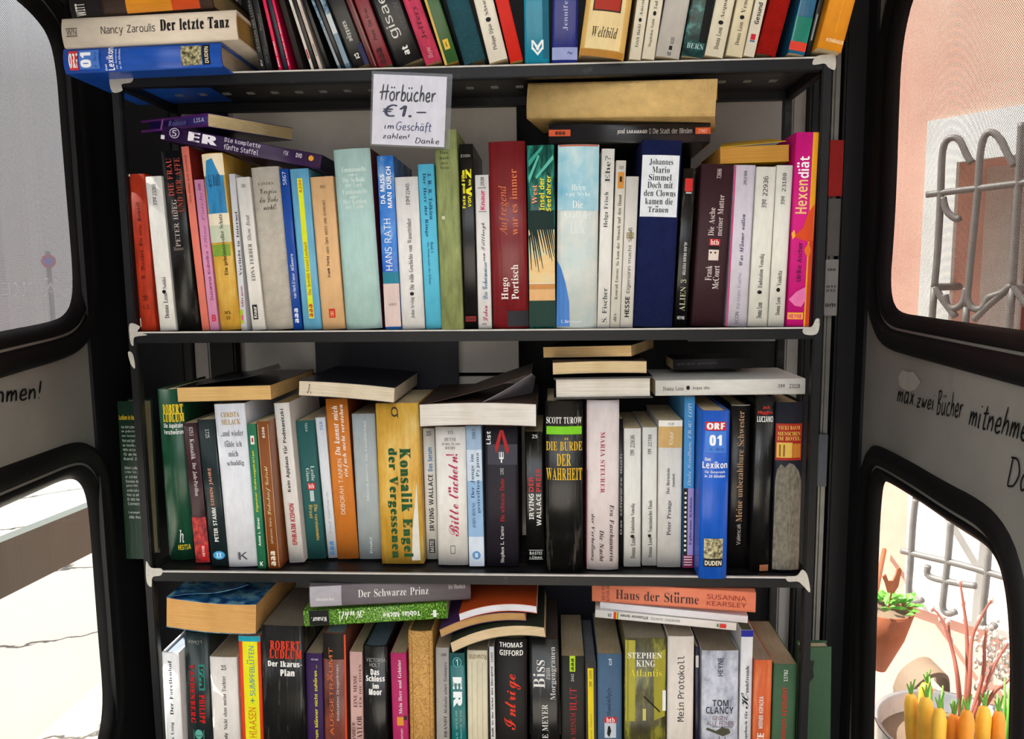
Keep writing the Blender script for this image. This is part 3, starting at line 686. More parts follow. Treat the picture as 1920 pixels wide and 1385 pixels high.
# ------------------------------------------------------------------ outside: pink house on the right
HW_O = CAM + ray(1738, 230) * 2.2; HW_O = Vector((HW_O.x, HW_O.y, 0)); _a = math.radians(38)
HS = Wall(HW_O, (math.sin(_a), -math.cos(_a), 0), (-math.cos(_a), -math.sin(_a), 0))
def hs_box(name, s0, s1, z0, z1, o0, o1, m, parent):
    v, f = box_vf(s0, s1, z0, z1, o0, o1); x = link(name, mesh(name, v, f), parent, [m]); x.matrix_parent_inverse = parent.matrix_world.inverted(); x.matrix_world = HS.mat(0); return x
def pink_house():
    r = empty('street_house', HS.at(0, -.06)); tag(r, 'pink rendered house wall with a white-framed barred window beside the booth', 'house')
    H = lambda x, y, o=0.0: HS.hit(x, y, o)
    tl = H(1738,230); bl = H(1706,1130); tr_s = H(1738,230)[0] + 1.05; ztop = tl[1]; zb = bl[1]; s0 = (tl[0] + bl[0]) / 2
    a = H(1800,305); w0, wz1 = a[0], a[1]; wz0 = H(1800,960)[1]; w1 = w0 + .62
    out = [(s0 - 3.0, -.1), (s0 + 3.2, -.1), (s0 + 3.2, 5.5), (s0 - 3.0, 5.5)]; hole = [(w0, wz0), (w1, wz0), (w1, wz1), (w0, wz1)]
    x = slab('wall', HS, [out, hole], 0, .22, 'plaster_pink', r); x.matrix_parent_inverse = r.matrix_world.inverted(); x.matrix_world = HS.mat(-.11)
    x = slab('window_surround', HS, [[(s0, zb), (tr_s, zb), (tr_s, ztop), (s0, ztop)], hole], .012, .02, 'plaster_white', r); x.matrix_parent_inverse = r.matrix_world.inverted(); x.matrix_world = HS.mat(.006)
    hs_box('window_reveal', w0 + .02, w1 - .02, wz0 + .02, wz0 + .05, -.19, .03, 'plaster_white', r)
    f = hs_box('window_frame', w0, w0 + .10, wz0, wz1, -.18, -.14, 'plaster_white', r)
    for k, (u0, u1, m) in enumerate(((.10, .16, 'wood_red'), (.16, .21, 'wood_orange'), (.21, .27, 'wood_red'), (.44, .50, 'wood_red'))): hs_box('window_casement', w0 + u0, w0 + u1, wz0, wz1, -.19, -.13 - .004*k, m, r)
    hs_box('window_casement', w0 + .10, w1, wz0 + .05, wz0 + .10, -.19, -.128, 'wood_red', r)
    hs_box('window_pane', w0 + .27, w1, wz0, wz1, -.20, -.17, 'dark_glass', r)
    g = empty('window_grille', HS.at(s0, zb)); g.parent = r; g.matrix_parent_inverse = r.matrix_world.inverted(); g['label'] = 'white wrought-iron grille'
    off = .10
    def iron(pts, rad=.010):
        q = [HS.at(*HS.hit(x, y, off), off) for x, y in pts]; q = catmull(q, 5); v, f2 = tube_vf(q, rad, [], [], 8); o = link('grille_bar', mesh('grille_bar', v, f2, True), g, ['iron_white']); o.matrix_parent_inverse = g.matrix_parent_inverse @ Matrix.Translation(-Vector(HS.at(s0, zb))) if 0 else Matrix.Identity(4)
        return o
    irons = [[(1738,365), (1800,357), (1860,350), (1990,334)], [(1752,538), (1758,470), (1763,380), (1766,300), (1772,268), (1786,258), (1800,264), (1812,290), (1822,305)], [(1752,538), (1768,562), (1792,594)],
             [(1812,575), (1822,470), (1832,370), (1838,290), (1846,256), (1860,248), (1876,262), (1890,290), (1902,310)], [(1772,552), (1776,572), (1790,578), (1806,566), (1812,540)], [(1812,556), (1822,576), (1840,578), (1852,560), (1860,555), (1880,548), (1895,536), (1905,545), (1925,572)],
             [(1825,600), (1850,575), (1872,556), (1898,534)], [(1916,230), (1912,300), (1905,420), (1898,540)], [(1690,1032), (1740,1044), (1800,1058), (1900,1086), (1985,1106)], [(1717,935), (1712,980), (1707,1060), (1704,1112), (1712,1127), (1730,1124)],
             [(1783,975), (1778,1040), (1770,1110), (1768,1140), (1778,1150), (1792,1146)], [(1855,1015), (1850,1080), (1843,1150), (1844,1172), (1856,1178), (1866,1170)], [(1740,1060), (1742,1080), (1790,1092), (1830,1098)], [(1717,935), (1735,760), (1752,538)], [(1783,975), (1800,760), (1812,575)], [(1855,1015), (1880,760), (1898,540)], [(1768,370), (1775,395), (1792,410), (1800,408)]]
    base = Matrix.Translation(HS.at(s0, zb))
    for pts in irons:
        q = [HS.at(*HS.hit(x, y, off), off) - HS.at(s0, zb) for x, y in pts]; v, f2 = tube_vf(catmull(q, 5), .0078, [], [], 8); link('grille_bar', mesh('grille_bar', v, f2, True), g, ['iron_white'])
    for x, y in ((1752,538), (1855,1015), (1717,935), (1898,540)):
        s, z = HS.hit(x, y, off); v, f2 = tube_vf([HS.at(s, z, off) - HS.at(s0, zb), HS.at(s, z, -.02) - HS.at(s0, zb)], .009, [], [], 8); link('grille_stay', mesh('grille_stay', v, f2, True), g, ['iron_white'])
pink_house()
# ------------------------------------------------------------------ the planted things in front of the pink house
def pt(x, y, k): return CAM + ray(x, y) * k
def at_world(o, root): o.parent = root; o.matrix_parent_inverse = root.matrix_world.inverted(); return o
def lathe(prof, n=28):
    v, f = [], []
    for r, z in prof: v += [(r*math.cos(2*math.pi*i/n), r*math.sin(2*math.pi*i/n), z) for i in range(n)]
    for j in range(len(prof)-1):
        for i in range(n): f.append((j*n+i, j*n+(i+1) % n, (j+1)*n+(i+1) % n, (j+1)*n+i))
    return v, f
def cone_planter():
    c = pt(1655, 1137, 1.85); lo = pt(1655, 1268, 1.88); h = c.z - lo.z; r = empty('cone_planter', c); tag(r, 'rusty cone-shaped wall planter with green leaves seen through the lower right window', 'planter')
    v, f = lathe([(.002, -h), (.012, -h), (.045, -h*.45), (.062, 0), (.058, 0), (.04, -h*.4)]); link('cone', mesh('cone', v, f, True), r, ['rust'])
    v, f = lathe([(.0, -.006), (.058, -.006)]); link('soil', mesh('soil', v, f), r, ['timber'])
    v, f = [], []; rnd = random.Random(4)
    for i in range(46):
        a = rnd.uniform(0, 6.28); rr = rnd.uniform(.005, .06); b = Vector((rr*math.cos(a), rr*math.sin(a), rnd.uniform(0, .012))); l = rnd.uniform(.018, .034); u = Vector((math.cos(a)*.8, math.sin(a)*.8, rnd.uniform(.2, .9))).normalized(); s = u.cross(Vector((0, 0, 1))).normalized()*l*.35; k = len(v)
        v += [b, b + u*l*.5 + s, b + u*l + Vector((0, 0, -.004)), b + u*l*.5 - s, b + u*l*.5 + Vector((0, 0, .005))]; f += [(k, k+1, k+4), (k+1, k+2, k+4), (k+2, k+3, k+4), (k+3, k, k+4)]
    link('foliage', mesh('foliage', v, f, recalc=False), r, ['leaf_green'])
    # support bracket to the wall
    v, f = tube_vf([(0, .05, -.03), tuple(HS.at(HS.hit(1655, 1160)[0], c.z - .03, .009) - c)], .006, [], []); link('bracket', mesh('bracket', v, f), r, ['rust'])
    # rooster figure on a spike
    rs = pt(1672, 1098, 1.83); d = tag(empty('rooster_ornament', rs), 'little rusty rooster silhouette on a spike above the planter', 'ornament'); ex = Vector((.9, .45, 0)).normalized(); p = [(-.022,.012), (-.030,.026), (-.022,.030), (-.014,.014), (0,.012), (.008,.024), (.012,.036), (.018,.038), (.024,.030), (.020,.014), (.016,-.004), (.004,-.016), (-.012,-.012)]
    v = [ex*a + Vector((0, 0, b)) for a, b in p]; nrm = ex.cross(Vector((0, 0, 1)))*.003; v += [q + nrm for q in v]; k = len(p); link('figure', mesh('figure', v, [tuple(range(k)), tuple(range(2*k-1, k-1, -1))] + [(i, (i+1) % k, k+(i+1) % k, k+i) for i in range(k)]), d, ['rust'])
    v, f = tube_vf([(0, 0, -.014), tuple(c + Vector((.012, .0, -.004)) - rs)], .002, [], []); link('spike', mesh('spike', v, f), d, ['rust'])
cone_planter()
BK = pt(1798, 1372, 1.50)
def bucket():
    r = empty('zinc_tub', (BK.x, BK.y, -.06)); tag(r, 'round zinc tub holding carrots and twigs outside the lower right window', 'tub'); z = BK.z + .06; R = .118
    v, f = lathe([(0, 0), (R*.82, 0), (R, z), (R + .004, z + .003), (R - .004, z + .002), (R*.8, .01), (0, .01)], 40); link('body', mesh('body', v, f, True), r, ['zinc'])
    v, f = lathe([(0, z - .03), (R*.96, z - .03)], 40); link('soil', mesh('soil', v, f), r, ['timber'])
bucket()
def carrot(x, yt, k, rad, lean, kind, label):
    t = pt(x, yt, k); b = Vector((t.x + lean, t.y, BK.z - .028)); r = empty('carrot', b); tag(r, label, 'carrot', 'decorative carrots in the zinc tub'); d = t - b; v, f = [], []
    n = 14; ax = d.normalized(); u = ax.cross(Vector((0, 1, 0))).normalized(); w = ax.cross(u); pr = [(0, .62), (.2, .8), (.55, 1), (.82, .98), (.95, .72), (1, .25)]
    for q, s in pr: v += [d*q + (u*math.cos(2*math.pi*i/n) + w*math.sin(2*math.pi*i/n))*rad*.84*s*(1 + .03*math.sin(9*q + i)) for i in range(n)]
    for j in range(len(pr)-1):
        for i in range(n): f.append((j*n+i, j*n+(i+1) % n, (j+1)*n+(i+1) % n, (j+1)*n+i))
    f.append(tuple(range(n-1, -1, -1))); f.append(tuple(range(len(v)-n, len(v)))); link('root', mesh('root', v, f, True), r, [kind])
    v, f = [], []
    for i in range(3): tube_vf([d*.99, d*.99 + Vector((.006*(i-1), .002, .016 + .004*i))], .0022, v, f, 6, .001)
    link('stem', mesh('stem', v, f), r, ['stem_green'])
for args in ((1708,1300,1.44,.0125,.006,'carrot_yellow','yellow carrot at the left rim of the zinc tub'), (1737,1306,1.42,.0135,.0,'carrot_yellow','yellow-orange carrot second from the left rim of the tub'), (1762,1326,1.385,.0125,.0,'carrot_yellow','yellow carrot third from the left rim of the tub'),
             (1738,1280,1.56,.0125,-.004,'carrot','orange carrot standing behind the yellow ones'), (1790,1338,1.42,.0115,.0,'carrot','small orange carrot in the middle of the tub'), (1814,1330,1.395,.0125,.0,'carrot','plump pale orange carrot right of the tub middle'), (1846,1322,1.43,.0125,.0,'carrot_yellow','tall yellow-orange carrot near the right of the tub'), (1873,1332,1.44,.0115,.002,'carrot','thin orange carrot at the right rim of the tub')):
    carrot(*args)
def green_shoots():
    r = tag(empty('plant_shoots', BK + Vector((0, 0, -.028))), 'green shoots growing between the carrots in the tub', 'plant'); v, f = [], []
    for x0, y0, x1, y1, k in ((1752,1320,1743,1268,1.5), (1766,1320,1768,1285,1.5), (1793,1340,1786,1312,1.47), (1800,1340,1806,1306,1.47), (1868,1350,1871,1300,1.5), (1888,1340,1884,1270,1.52), (1893,1350,1892,1290,1.52)):
        a, b = pt(x0, y0, k), pt(x1, y1, k); a = Vector((a.x, a.y, BK.z - .028)); tube_vf([a - BK + Vector((0, 0, .028)), (a*.4 + b*.6) - BK + Vector((0, 0, .028)), b - BK + Vector((0, 0, .028))], .004, v, f, 6, .0012)
    link('foliage', mesh('foliage', v, f, True), r, ['stem_green'])
green_shoots()
def twigs():
    base = BK + Vector((.03, .04, -.028)); r = tag(empty('willow_twigs', base), 'reddish twigs with pale catkins standing in the tub', 'twigs'); v, f = [], []; tips = []
    S0 = (1815, 1345)
    for pl, k in (([(1797,1340), (1796,1280), (1786,1220), (1765,1160), (1748,1140)], 1.58), ([(1812,1345), (1814,1260), (1812,1180), (1806,1130), (1800,1090)], 1.60), ([(1822,1345), (1818,1280), (1822,1200), (1838,1160), (1858,1125)], 1.58), ([(1828,1345), (1846,1290), (1868,1240), (1890,1205)], 1.60), ([(1800,1340), (1796,1270), (1782,1200), (1778,1165)], 1.62), ([(1826,1345), (1842,1270), (1846,1210), (1850,1180)], 1.62), ([(1835,1345), (1862,1300), (1880,1285), (1896,1270)], 1.6)):
        q = [pt(x, y, k - .07) - base for x, y in pl]; q[0] = Vector((q[0].x*.25, q[0].y*.25, 0)); tube_vf(catmull(q, 5), .0040, v, f, 6, .0016); tips += [(pl[-1], k), (pl[-2], k)]
    link('branch', mesh('branch', v, f, True), r, ['twig'])
    rnd = random.Random(9); v, f = [], []
    def blob(c, rad, ax):
        n = 8; k = len(v); u = ax.orthogonal().normalized(); w = ax.cross(u); P3 = [(-1, .1), (-.5, .8), (0, 1), (.5, .8), (1, .1)]
        for q, s in P3: v.extend([c + ax*(q*rad*1.5) + (u*math.cos(2*math.pi*i/n) + w*math.sin(2*math.pi*i/n))*rad*s for i in range(n)])
        for j in range(4):
            for i in range(n): f.append((k+j*n+i, k+j*n+(i+1) % n, k+(j+1)*n+(i+1) % n, k+(j+1)*n+i))
    for i in range(150):
        x, y = rnd.gauss(1868, 26), rnd.gauss(1232, 38)
        if 1822 < x < 1930 and 1150 < y < 1320: blob(pt(x, y, rnd.uniform(1.55, 1.64)) - base, rnd.uniform(.0028, .0046), Vector((rnd.uniform(-.6, .6), rnd.uniform(-.6, .6), 1)).normalized())
    for (x, y), k in tips: blob(pt(x, y, k - .05) - base, .0048, Vector((.1, 0, 1)).normalized())
    link('blossom', mesh('blossom', v, f, True), r, ['catkin'])
twigs()
def crate():
    a = pt(1735, 1262, 1.74); r = tag(empty('wooden_trug', (a.x, a.y, -.06)), 'weathered wooden trug leaning on the pink wall behind the carrots', 'trug'); z = a.z + .06
    v, f = box_vf(-.042, .040, -.035, .035, 0, z - .05); link('body', mesh('body', v, f), r, ['timber'])
    q = catmull([Vector((-.045, 0, z - .05)), Vector((-.032, 0, z - .018)), Vector((0, 0, z + .008)), Vector((.026, 0, z + .004)), Vector((.032, 0, z - .03))], 6); v = [p + Vector((0, d, e)) for d in (-.03, .03) for e in (0, .008) for p in q]; n = len(q); f = [(i, i+1, n+i+1, n+i) for i in range(n-1)] + [(2*n+i, 3*n+i, 3*n+i+1, 2*n+i+1) for i in range(n-1)] + [(i, 2*n+i, 2*n+i+1, i+1) for i in range(n-1)] + [(n+i, n+i+1, 3*n+i+1, 3*n+i) for i in range(n-1)] + [(0, n, 3*n, 2*n), (n-1, 3*n-1, 4*n-1, 2*n-1)]; link('handle', mesh('handle', v, f), r, ['timber'])
crate()
# ------------------------------------------------------------------ loose books outside the shelf posts
def facing_book(name, quad, yy, col, label, side, texts=(), D=.03, extra=()):
    q = [on_y(x, y, yy) for x, y in quad]; lm = q[3]; ex = (q[2] - q[3]); W2 = ex.length; ex.normalize(); ez = q[0] - q[3]; H2 = ez.length; ez = (ez - ex*ez.dot(ex)).normalized(); ny = ez.cross(ex)
    r = empty(name); r.matrix_world = Matrix(((ex.x, ny.x, ez.x, lm.x), (ex.y, ny.y, ez.y, lm.y), (ex.z, ny.z, ez.z, lm.z), (0, 0, 0, 1))); tag(r, label, 'book')
    t = .002
    co = box_ob('front_board', 0, W2, -.0, t, 0, H2, col, r); box_ob('rear_board', 0, W2, D - t, D, 0, H2, col, r); box_ob('page_block', .002, W2 - .003, t, D - t, .003, H2 - .003, 'b:b8a888', r)
    for s, st, c, u0, u1, v0, v1 in texts:
        V, Fc = text2d(s, st); xs = [p[0] for p in V]; ys = [p[1] for p in V]
        out = [((u0 + (u1-u0)*(p[0]-min(xs))/(max(xs)-min(xs)))*W2, -.0005, (1 - v1 + (v1-v0)*(p[1]-min(ys))/(max(ys)-min(ys)))*H2) for p in V]
        link('cover_lettering', mesh('cover_lettering', out, Fc, recalc=False), co, ['p:' + c])
    for c, poly in extra:
        out = [(u*W2, -.0004, (1 - v)*H2) for u, v in poly]; link('cover_picture', mesh('cover_picture', out, [tuple(range(len(out)))], recalc=False), co, [c])
_bl = ['Aus dem Leben der Welt', 'der große Roman von', 'einer Verschwörung in', 'Paris und Genf die Macht', 'der Generäle und ihrer', 'Helfer wird zur Gefahr', 'für alle Menschen', 'Band Zwei', '', 'Robert Ludlum wurde', 'in New York geboren', 'er schrieb viele', 'Romane die in der', 'ganzen Welt gelesen', 'werden und auch im', 'Kino zu sehen sind', 'Er lebt heute in', 'Connecticut', '', 'Leseprobe', 'Alle Rechte']
_tx = [('Ludlum in Hochform', 'S', 'c8a828', .04, .98, .085, .115)] + [(s, 's', 'b8beb8', .10 + .006*i, .99 - .05*(i % 3), .150 + .0285*i, .168 + .0285*i) for i, s in enumerate(_bl) if s]
prepare_glyphs({(t[1], _UML.get(c, c)) for t in _tx for c in t[0]})
facing_book('hardcover_book', [(206,752), (262,746), (283,1048), (237,1047)], .150, 'g:122a1e', 'dark green book showing its back blurb, wedged between the left post and the side wall', None, _tx, .028)
_fl = [('m:141a14', [(.02,.16), (.10,.10), (.2,.12), (.26,.08), (.34,.10), (.44,.10), (.40,.16), (.44,.22), (.30,.26), (.20,.32), (.10,.30), (.0,.28)]), ('m:8a9a86', [(.24,.26), (.28,.26), (.02,.62), (.0,.60)])]
facing_book('paperback_book', [(1508,1213), (1568,1212), (1556,1460), (1500,1460)], .155, 'm:2f4a34', 'green book with a dark flower on its cover, standing outside the right post', None, (), .02, _fl)
# ------------------------------------------------------------------ printed pictures on some spines
mottle('ink_sky', [(0.35, '1f5fc4'), (0.52, '3f86da'), (0.66, 'a9cdf0')], 34, 0.3, (1, 1, .6))
mottle('ink_palm', [(0.36, '123a34'), (0.5, '1c5a50'), (0.60, '35a08c'), (0.7, '1a3b38')], 60, 0.25, (1.6, 1, .35))
mottle('ink_dusk', [(0.3, 'e0a860'), (0.5, 'e8c68a'), (0.7, 'c9d6b8')], 40, 0.3, (.4, 1, 1))
mottle('ink_pale_sky', [(0.32, '6fb0cc'), (0.5, '9cc9d8'), (0.68, 'c9dcdd')], 26, 0.25, (1, 1, .7))
mottle('ink_mist', [(0.32, 'b9cfd2'), (0.55, 'd5dad4'), (0.75, 'e9e9e2')], 26, 0.25, (1, 1, .7))
mottle('ink_grass', [(0.38, '0f2a0c'), (0.49, '3f7a1e'), (0.58, '86b83c'), (0.68, 'cfe58a')], 420, 0.45, (1, 1, 1.4), 6)
mottle('ink_olive', [(0.36, '2c2a1c'), (0.5, '4d4a26'), (0.6, '8d8a2e'), (0.72, '3a3726')], 40, 0.25, (1, 1, .35))
mottle('ink_steel', [(0.32, '7f8494'), (0.5, 'b4b8c4'), (0.68, 'd4d6de')], 60, 0.4, (1, 1, .6))
mottle('ink_sea', [(0.36, '0c1a1b'), (0.52, '1c4a4a'), (0.62, '4f8f8b'), (0.72, '10282a')], 70, 0.3)
mottle('ink_worn_orange', [(0.34, 'a8451c'), (0.52, 'c85a26'), (0.68, 'd97a44')], 45, 0.45, (2, 1, .3))
mottle('ink_gold_worn', [(0.34, 'c48f2c'), (0.52, 'd8aa44'), (0.68, 'e6c678')], 30, 0.4, (2, 1, .5))
mottle('ink_photo', [(0.36, '26333f'), (0.5, '5c7d98'), (0.62, 'b8c4cc'), (0.72, '49606f')], 90, 0.35)
mottle('ink_red_photo', [(0.36, '5a1014'), (0.5, 'a0202a'), (0.62, 'd9452f'), (0.72, '701418')], 110, 0.4)
mottle('ink_etching', [(0.36, '2c2a1e'), (0.5, '8d8560'), (0.62, 'd6cca0'), (0.72, '4a452c')], 240, 0.4)
mottle('ink_fire', [(0.34, '4a2b2a'), (0.52, '7d4034'), (0.68, '9a5240')], 30, 0.35, (1, 1, .4))
mottle('ink_ornament', [(0.40, 'c9974f'), (0.47, '8a5a22'), (0.52, 'd5a660'), (0.62, 'c9974f')], 120, 0.7, (1, 1, 1), 2, 0.6, 3.0)
mottle('ink_blue_cover', [(0.36, '1a2a5a'), (0.5, '2f6e9a'), (0.6, '7fb0b8'), (0.7, '3a2a3a')], 55, 0.35)
mottle('ink_black_wear', [(0.3, '0b0b0b'), (0.57, '171615'), (0.73, '625d54')], 60, 0.24, (2.2, 1, .25), 6, 0.35)  # pale upright streaks put glossy crease highlights into the black
BW = 'ink_black_wear'  # black with glossy crease highlights coloured in
W1, K = 'e9e7e1', '161514'
def leon(no, title, x0=None):                # the white crime series: number on top, black dot, author and title
    return [T('ZYE', 'f', '4a4a4a', 'U', .36, .62, *no[1]), T(no[0], 'm', '2c2c2c', 'U', .38, .62, *no[2]),
            T('Donna Leon', 'r', '3a3a3a', 'U', .40, .68, *title[1]), T('●', 's', '111111', 'U', .38, .62, *title[2]), T(title[0], 'r', '3a3a3a', 'U', .40, .68, *title[3])]
# ================================================================== top shelf (books cut by the upper edge of the picture)
def R0(tl, tr, bl, br, yx, col, label, prints=(), h=.19, s=.004, **k):
    S(0, bl, br, tl, tr, 0, col, label, prints, s=s, yx=yx, h=h, **k)
R0(459,473,487,497,127, 'g:1a1a1b', 'thin black leaning paperback, leftmost upright book of the top shelf', [T('LEXIKON DER LITERATUR', 's', '8a8a88', 'U', .3, .7, -20, 95), T('dtv', 'S', 'b8b8b4', 'U', .3, .7, 112, 124)])
R0(473,488,498,515,127, 'g:17191d', 'black paperback with faint grey lettering just left of the first bright pink spine', [T('Roman', 's', '7d7d7d', 'U', .35, .65, 25, 55), T('Das Herz', 's', '60626a', 'U', .35, .65, 85, 118)])
R0(488,499,517,530,127, 'g:d8174e', 'thin bright pink paperback with white capitals low on its spine, the left one of two', [T('JENNY COWNER', 'S', 'f2dfe2', 'U', .25, .75, 76, 126)])
R0(499,508,530,540,127, 'g:1c2b3c', 'thin dark blue paperback squeezed between the two bright pink spines')
R0(508,521,540,552,127, 'g:d8174e', 'thin bright pink paperback with a long white title, the right one of two', [T('Die Ungeduld des Glücks', 'S', 'f0dcdf', 'U', .25, .72, 42, 122)])
R0(521,536,552,578,127, '241c1a', 'dark brown plain book leaning right of the two bright pink spines')
R0(537,549,578,590,126, 'd8d2ca', 'thin off-white paperback with a red mark near its foot on the top shelf', [T('Peter Härtling', 's', 'b09a94', 'U', .3, .7, 12, 62), P('b0303a', .25, .75, 92, 110)])
R0(549,557,590,598,126, 'g:141415', 'thin black paperback between two slim pale spines on the top shelf', h=.185)  # black book shape added where a dark gap lies between the spines
R0(557,569,599,610,126, 'd2c4ba', 'thin beige paperback with grey lettering, third slim pale spine before the photo spines', [T('Erzählungen', 's', '9a8d86', 'U', .3, .7, 10, 60), T('Rowohlt', 'S', '4a4644', 'U', .3, .72, 82, 104)])
R0(568,575,611,622,126, 'g:111112', 'thin black paperback just left of the blue-grey photo spine', h=.185)
R0(574,586,624,635,124, 'ink_photo', 'thin paperback with a blue-grey photo on its spine, left of another photo spine', [P('8f969c', 0, 1, 55, 122), T('List', 'S', 'c4c8cc', 'U', .3, .7, 100, 112)])
R0(587,597,635,645,123, 'g:141416', 'thin black paperback standing between the two photo spines')
R0(598,611,645,656,121, 'ink_photo', 'thin paperback whose spine fades from sky photo to pale grey-blue', [P('c8cfd2', 0, 1, 25, 62), P('8296a4', 0, 1, 62, 118)])
R0(612,644,659,694,124, 'g:131313', 'black book with a white number twelve at the foot of its spine', [T('BÜFFLER', 'f', 'e4e2dc', 'U', .28, .62, 38, 76), T('12', 'S', 'e8e6e0', 'H', .30, .60, 99, 109), P('2a2a52', .72, .98, 85, 124)])
R0(645,661,694,707,124, 'g:5c1d22', 'thin dark red book with a pale groove beside the wide maroon spine', [P('b08a80', .68, .76, -40, 124)])
R0(662,691,708,736,124, 'g:7d2631', 'maroon paperback with dark lettering and outlined publisher letters', [T('Die Frau', 's', '38161a', 'U', .35, .62, 15, 48), T('Pons', 's', '38161a', 'U', .35, .62, 55, 74), T('aaa', 'B', '3c1418', 'U', .25, .66, 90, 120)])
R0(692,748,738,794,121, 'g:111113', 'thick black book with a big thin-lined white title, right of the maroon spine', [T('gisae', 's', 'd8d6d2', 'U', .16, .58, -14, 68), T('der Wal', 's', '5e5e60', 'U', .66, .84, -6, 58), T('at', 'B', 'e2e0dc', 'U', .42, .64, 86, 103)])
R0(751,788,796,828,119, 'k:c2385a', 'pink paperback with a dark author name, left of the green and gold book', [T('Jeffery Deaver', 'r', '5a1626', 'U', .34, .70, -60, 73), T('Heyne', 'i', 'e8a6b0', 'U', .3, .7, 88, 108)], page='c9a070', s=-.004)
R0(790,827,832,860,118, 'g:2f5a2a', 'green book with a gold edge and a small gold square near its foot', [P('d2b05a', 0, .16, -60, 118), P('e0b83c', .34, .72, 73, 92), T('i', 'S', '5a4a1c', 'H', .48, .56, 78, 88)], page='c2a24e', s=-.004)
R0(828,884,868,911,117, 'c:2c5560', 'wide plain petrol-blue cloth book leaning between the green book and a white one', hard=1, s=-.002)
R0(886,925,916,952,115, 'e6e0d2', 'cream paperback with a black dot leaning against a bright red book', [T('Philippe Djian', 'r', '45423c', 'U', .38, .64, 44, 93), T('●', 's', '111111', 'U', .36, .64, 31, 40), T('Schwarze Tage', 'r', '45423c', 'U', .38, .64, -30, 27)], s=-.006)
R0(926,955,955,980,113, 'm:d02418', 'bright red book, the rightmost of those leaning left on the top shelf', s=-.006, page='c2a860')
R0(981,1030,984,1030,110, 'g:1588a8', 'turquoise book with a white interlaced shield emblem at its foot', [P('m:0f5f78', .74, 1, -60, 110), P('e6f2f4', .28, .35, 74, 92), P('e6f2f4', .70, .77, 74, 92),
    P('e6f2f4', 0, 1, 0, 1, [(.28,74),(.36,74),(.60,90),(.53,95)]), P('e6f2f4', 0, 1, 0, 1, [(.77,74),(.69,74),(.45,90),(.52,95)]), P('e6f2f4', 0, 1, 0, 1, [(.28,90),(.36,88),(.54,99),(.53,104)]), P('e6f2f4', 0, 1, 0, 1, [(.77,90),(.69,88),(.51,99),(.53,104)])], s=.002)
R0(1034,1087,1035,1083,112, 'g:1f2a80', 'dark blue book with a silvery author name and pale blue foot', [T('Jennifer Gray', 'r', 'b8bcd8', 'U', .42, .64, -55, 56), P('m:98a2d2', 0, 1, 88, 112), T('~', 'S', '5a62a0', 'H', .6, .8, 96, 102)], s=.001)
R0(1096,1190,1085,1171,108, 'm:dfb56a', 'broad cream-yellow hardcover with a dark red field and brown script at its foot', [P('e8d09a', .10, .88, -60, 92), P('3a2a1c', .17, .79, -60, 20), P('a8301e', .20, .76, -60, 17), T('Weltbild', 'I', '3c2f22', 'H', .22, .78, 49, 70), P('b07a2e', .02, .98, 94, 107)], hard=1, s=-.010, D=.14)
R0(1195,1217,1180,1202,107, 'e2dac6', 'thin cream paperback with a black dot standing beside the broad cream-yellow hardcover', [T('Erich Hackl', 'r', '4a4640', 'U', .36, .62, 44, 88), T('●', 's', '111111', 'U', .36, .62, 32, 40), T('Aurora', 'r', '4a4640', 'U', .36, .62, -10, 28)], s=-.003)
R0(1219,1245,1204,1228,106, 'e2dac6', 'thin cream paperback with a black dot, second right of the broad cream-yellow hardcover', [T('Magdalen Nabb', 'r', '4a4640', 'U', .36, .62, 34, 88), T('●', 's', '111111', 'U', .36, .62, 19, 28), T('Tod', 'r', '4a4640', 'U', .36, .62, 0, 16)], s=-.003)
R0(1247,1295,1229,1275,105, 'bdb8b2', 'light grey paperback with a small black square near its foot', [P('161616', .50, .63, 85, 93), T('4181', 'm', '3a3a3a', 'U', .52, .66, 68, 82), T('M', 'R', '222222', 'H', .46, .62, 97, 104)], s=-.003)
R0(1295,1342,1278,1321,105, 'ink_sea', 'dark sea-green book with a misty picture and pale capitals at its foot', [P('m:101212', .66, 1, -60, 78), T('BERN', 'r', 'a8c8c6', 'H', .16, .92, 81, 91)], s=-.003)
R0(1342,1379,1321,1357,103, 'e0d8c2', 'cream paperback with a black dot standing right of the dark sea-green book', [T('Donna Leon', 'r', '4a4640', 'U', .40, .66, 50, 92), T('●', 's', '111111', 'U', .36, .64, 37, 45), T('Acqua alta', 'r', '4a4640', 'U', .40, .66, -30, 33)], s=-.003)
R0(1382,1415,1362,1393,102, 'dfd4b4', 'yellowish cream paperback with a black dot left of the slim spine with bold black lettering', [T('Donna Leon', 'r', '4a4640', 'U', .38, .64, 40, 84), T('●', 's', '111111', 'U', .36, .64, 27, 35), T('Vendetta', 'r', '4a4640', 'U', .38, .64, -30, 23)], s=-.003)
R0(1415,1441,1395,1416,100, 'e0d8c6', 'slim cream paperback with bold black lettering and a small red flag', [T('Gesund', 'S', '1c1c1c', 'U', .30, .72, 3, 44), P('c22030', .28, .72, 63, 74), P('3a6a9a', .28, .72, 75, 78)], s=-.003)
R0(1443,1487,1420,1458,97, 'c:a01a14', 'dark red cloth book on the top shelf beside a blue and green one', hard=1, s=-.004)
R0(1498,1535,1479,1511,95, 'g:1a5f86', 'blue book turning green with a red foot near the right end of the top shelf', [P('g:1f7a68', 0, 1, 30, 78), P('d8402e', 0, 1, 78, 95), P('7ac0c8', .06, .09, -40, 78)], s=-.005)
R0(1535,1548,1513,1525,92, 'g:15171a', 'thin black book with a pale streak squeezed left of the orange one', [P('9aa6ac', .3, .6, 25, 75)], s=.004)
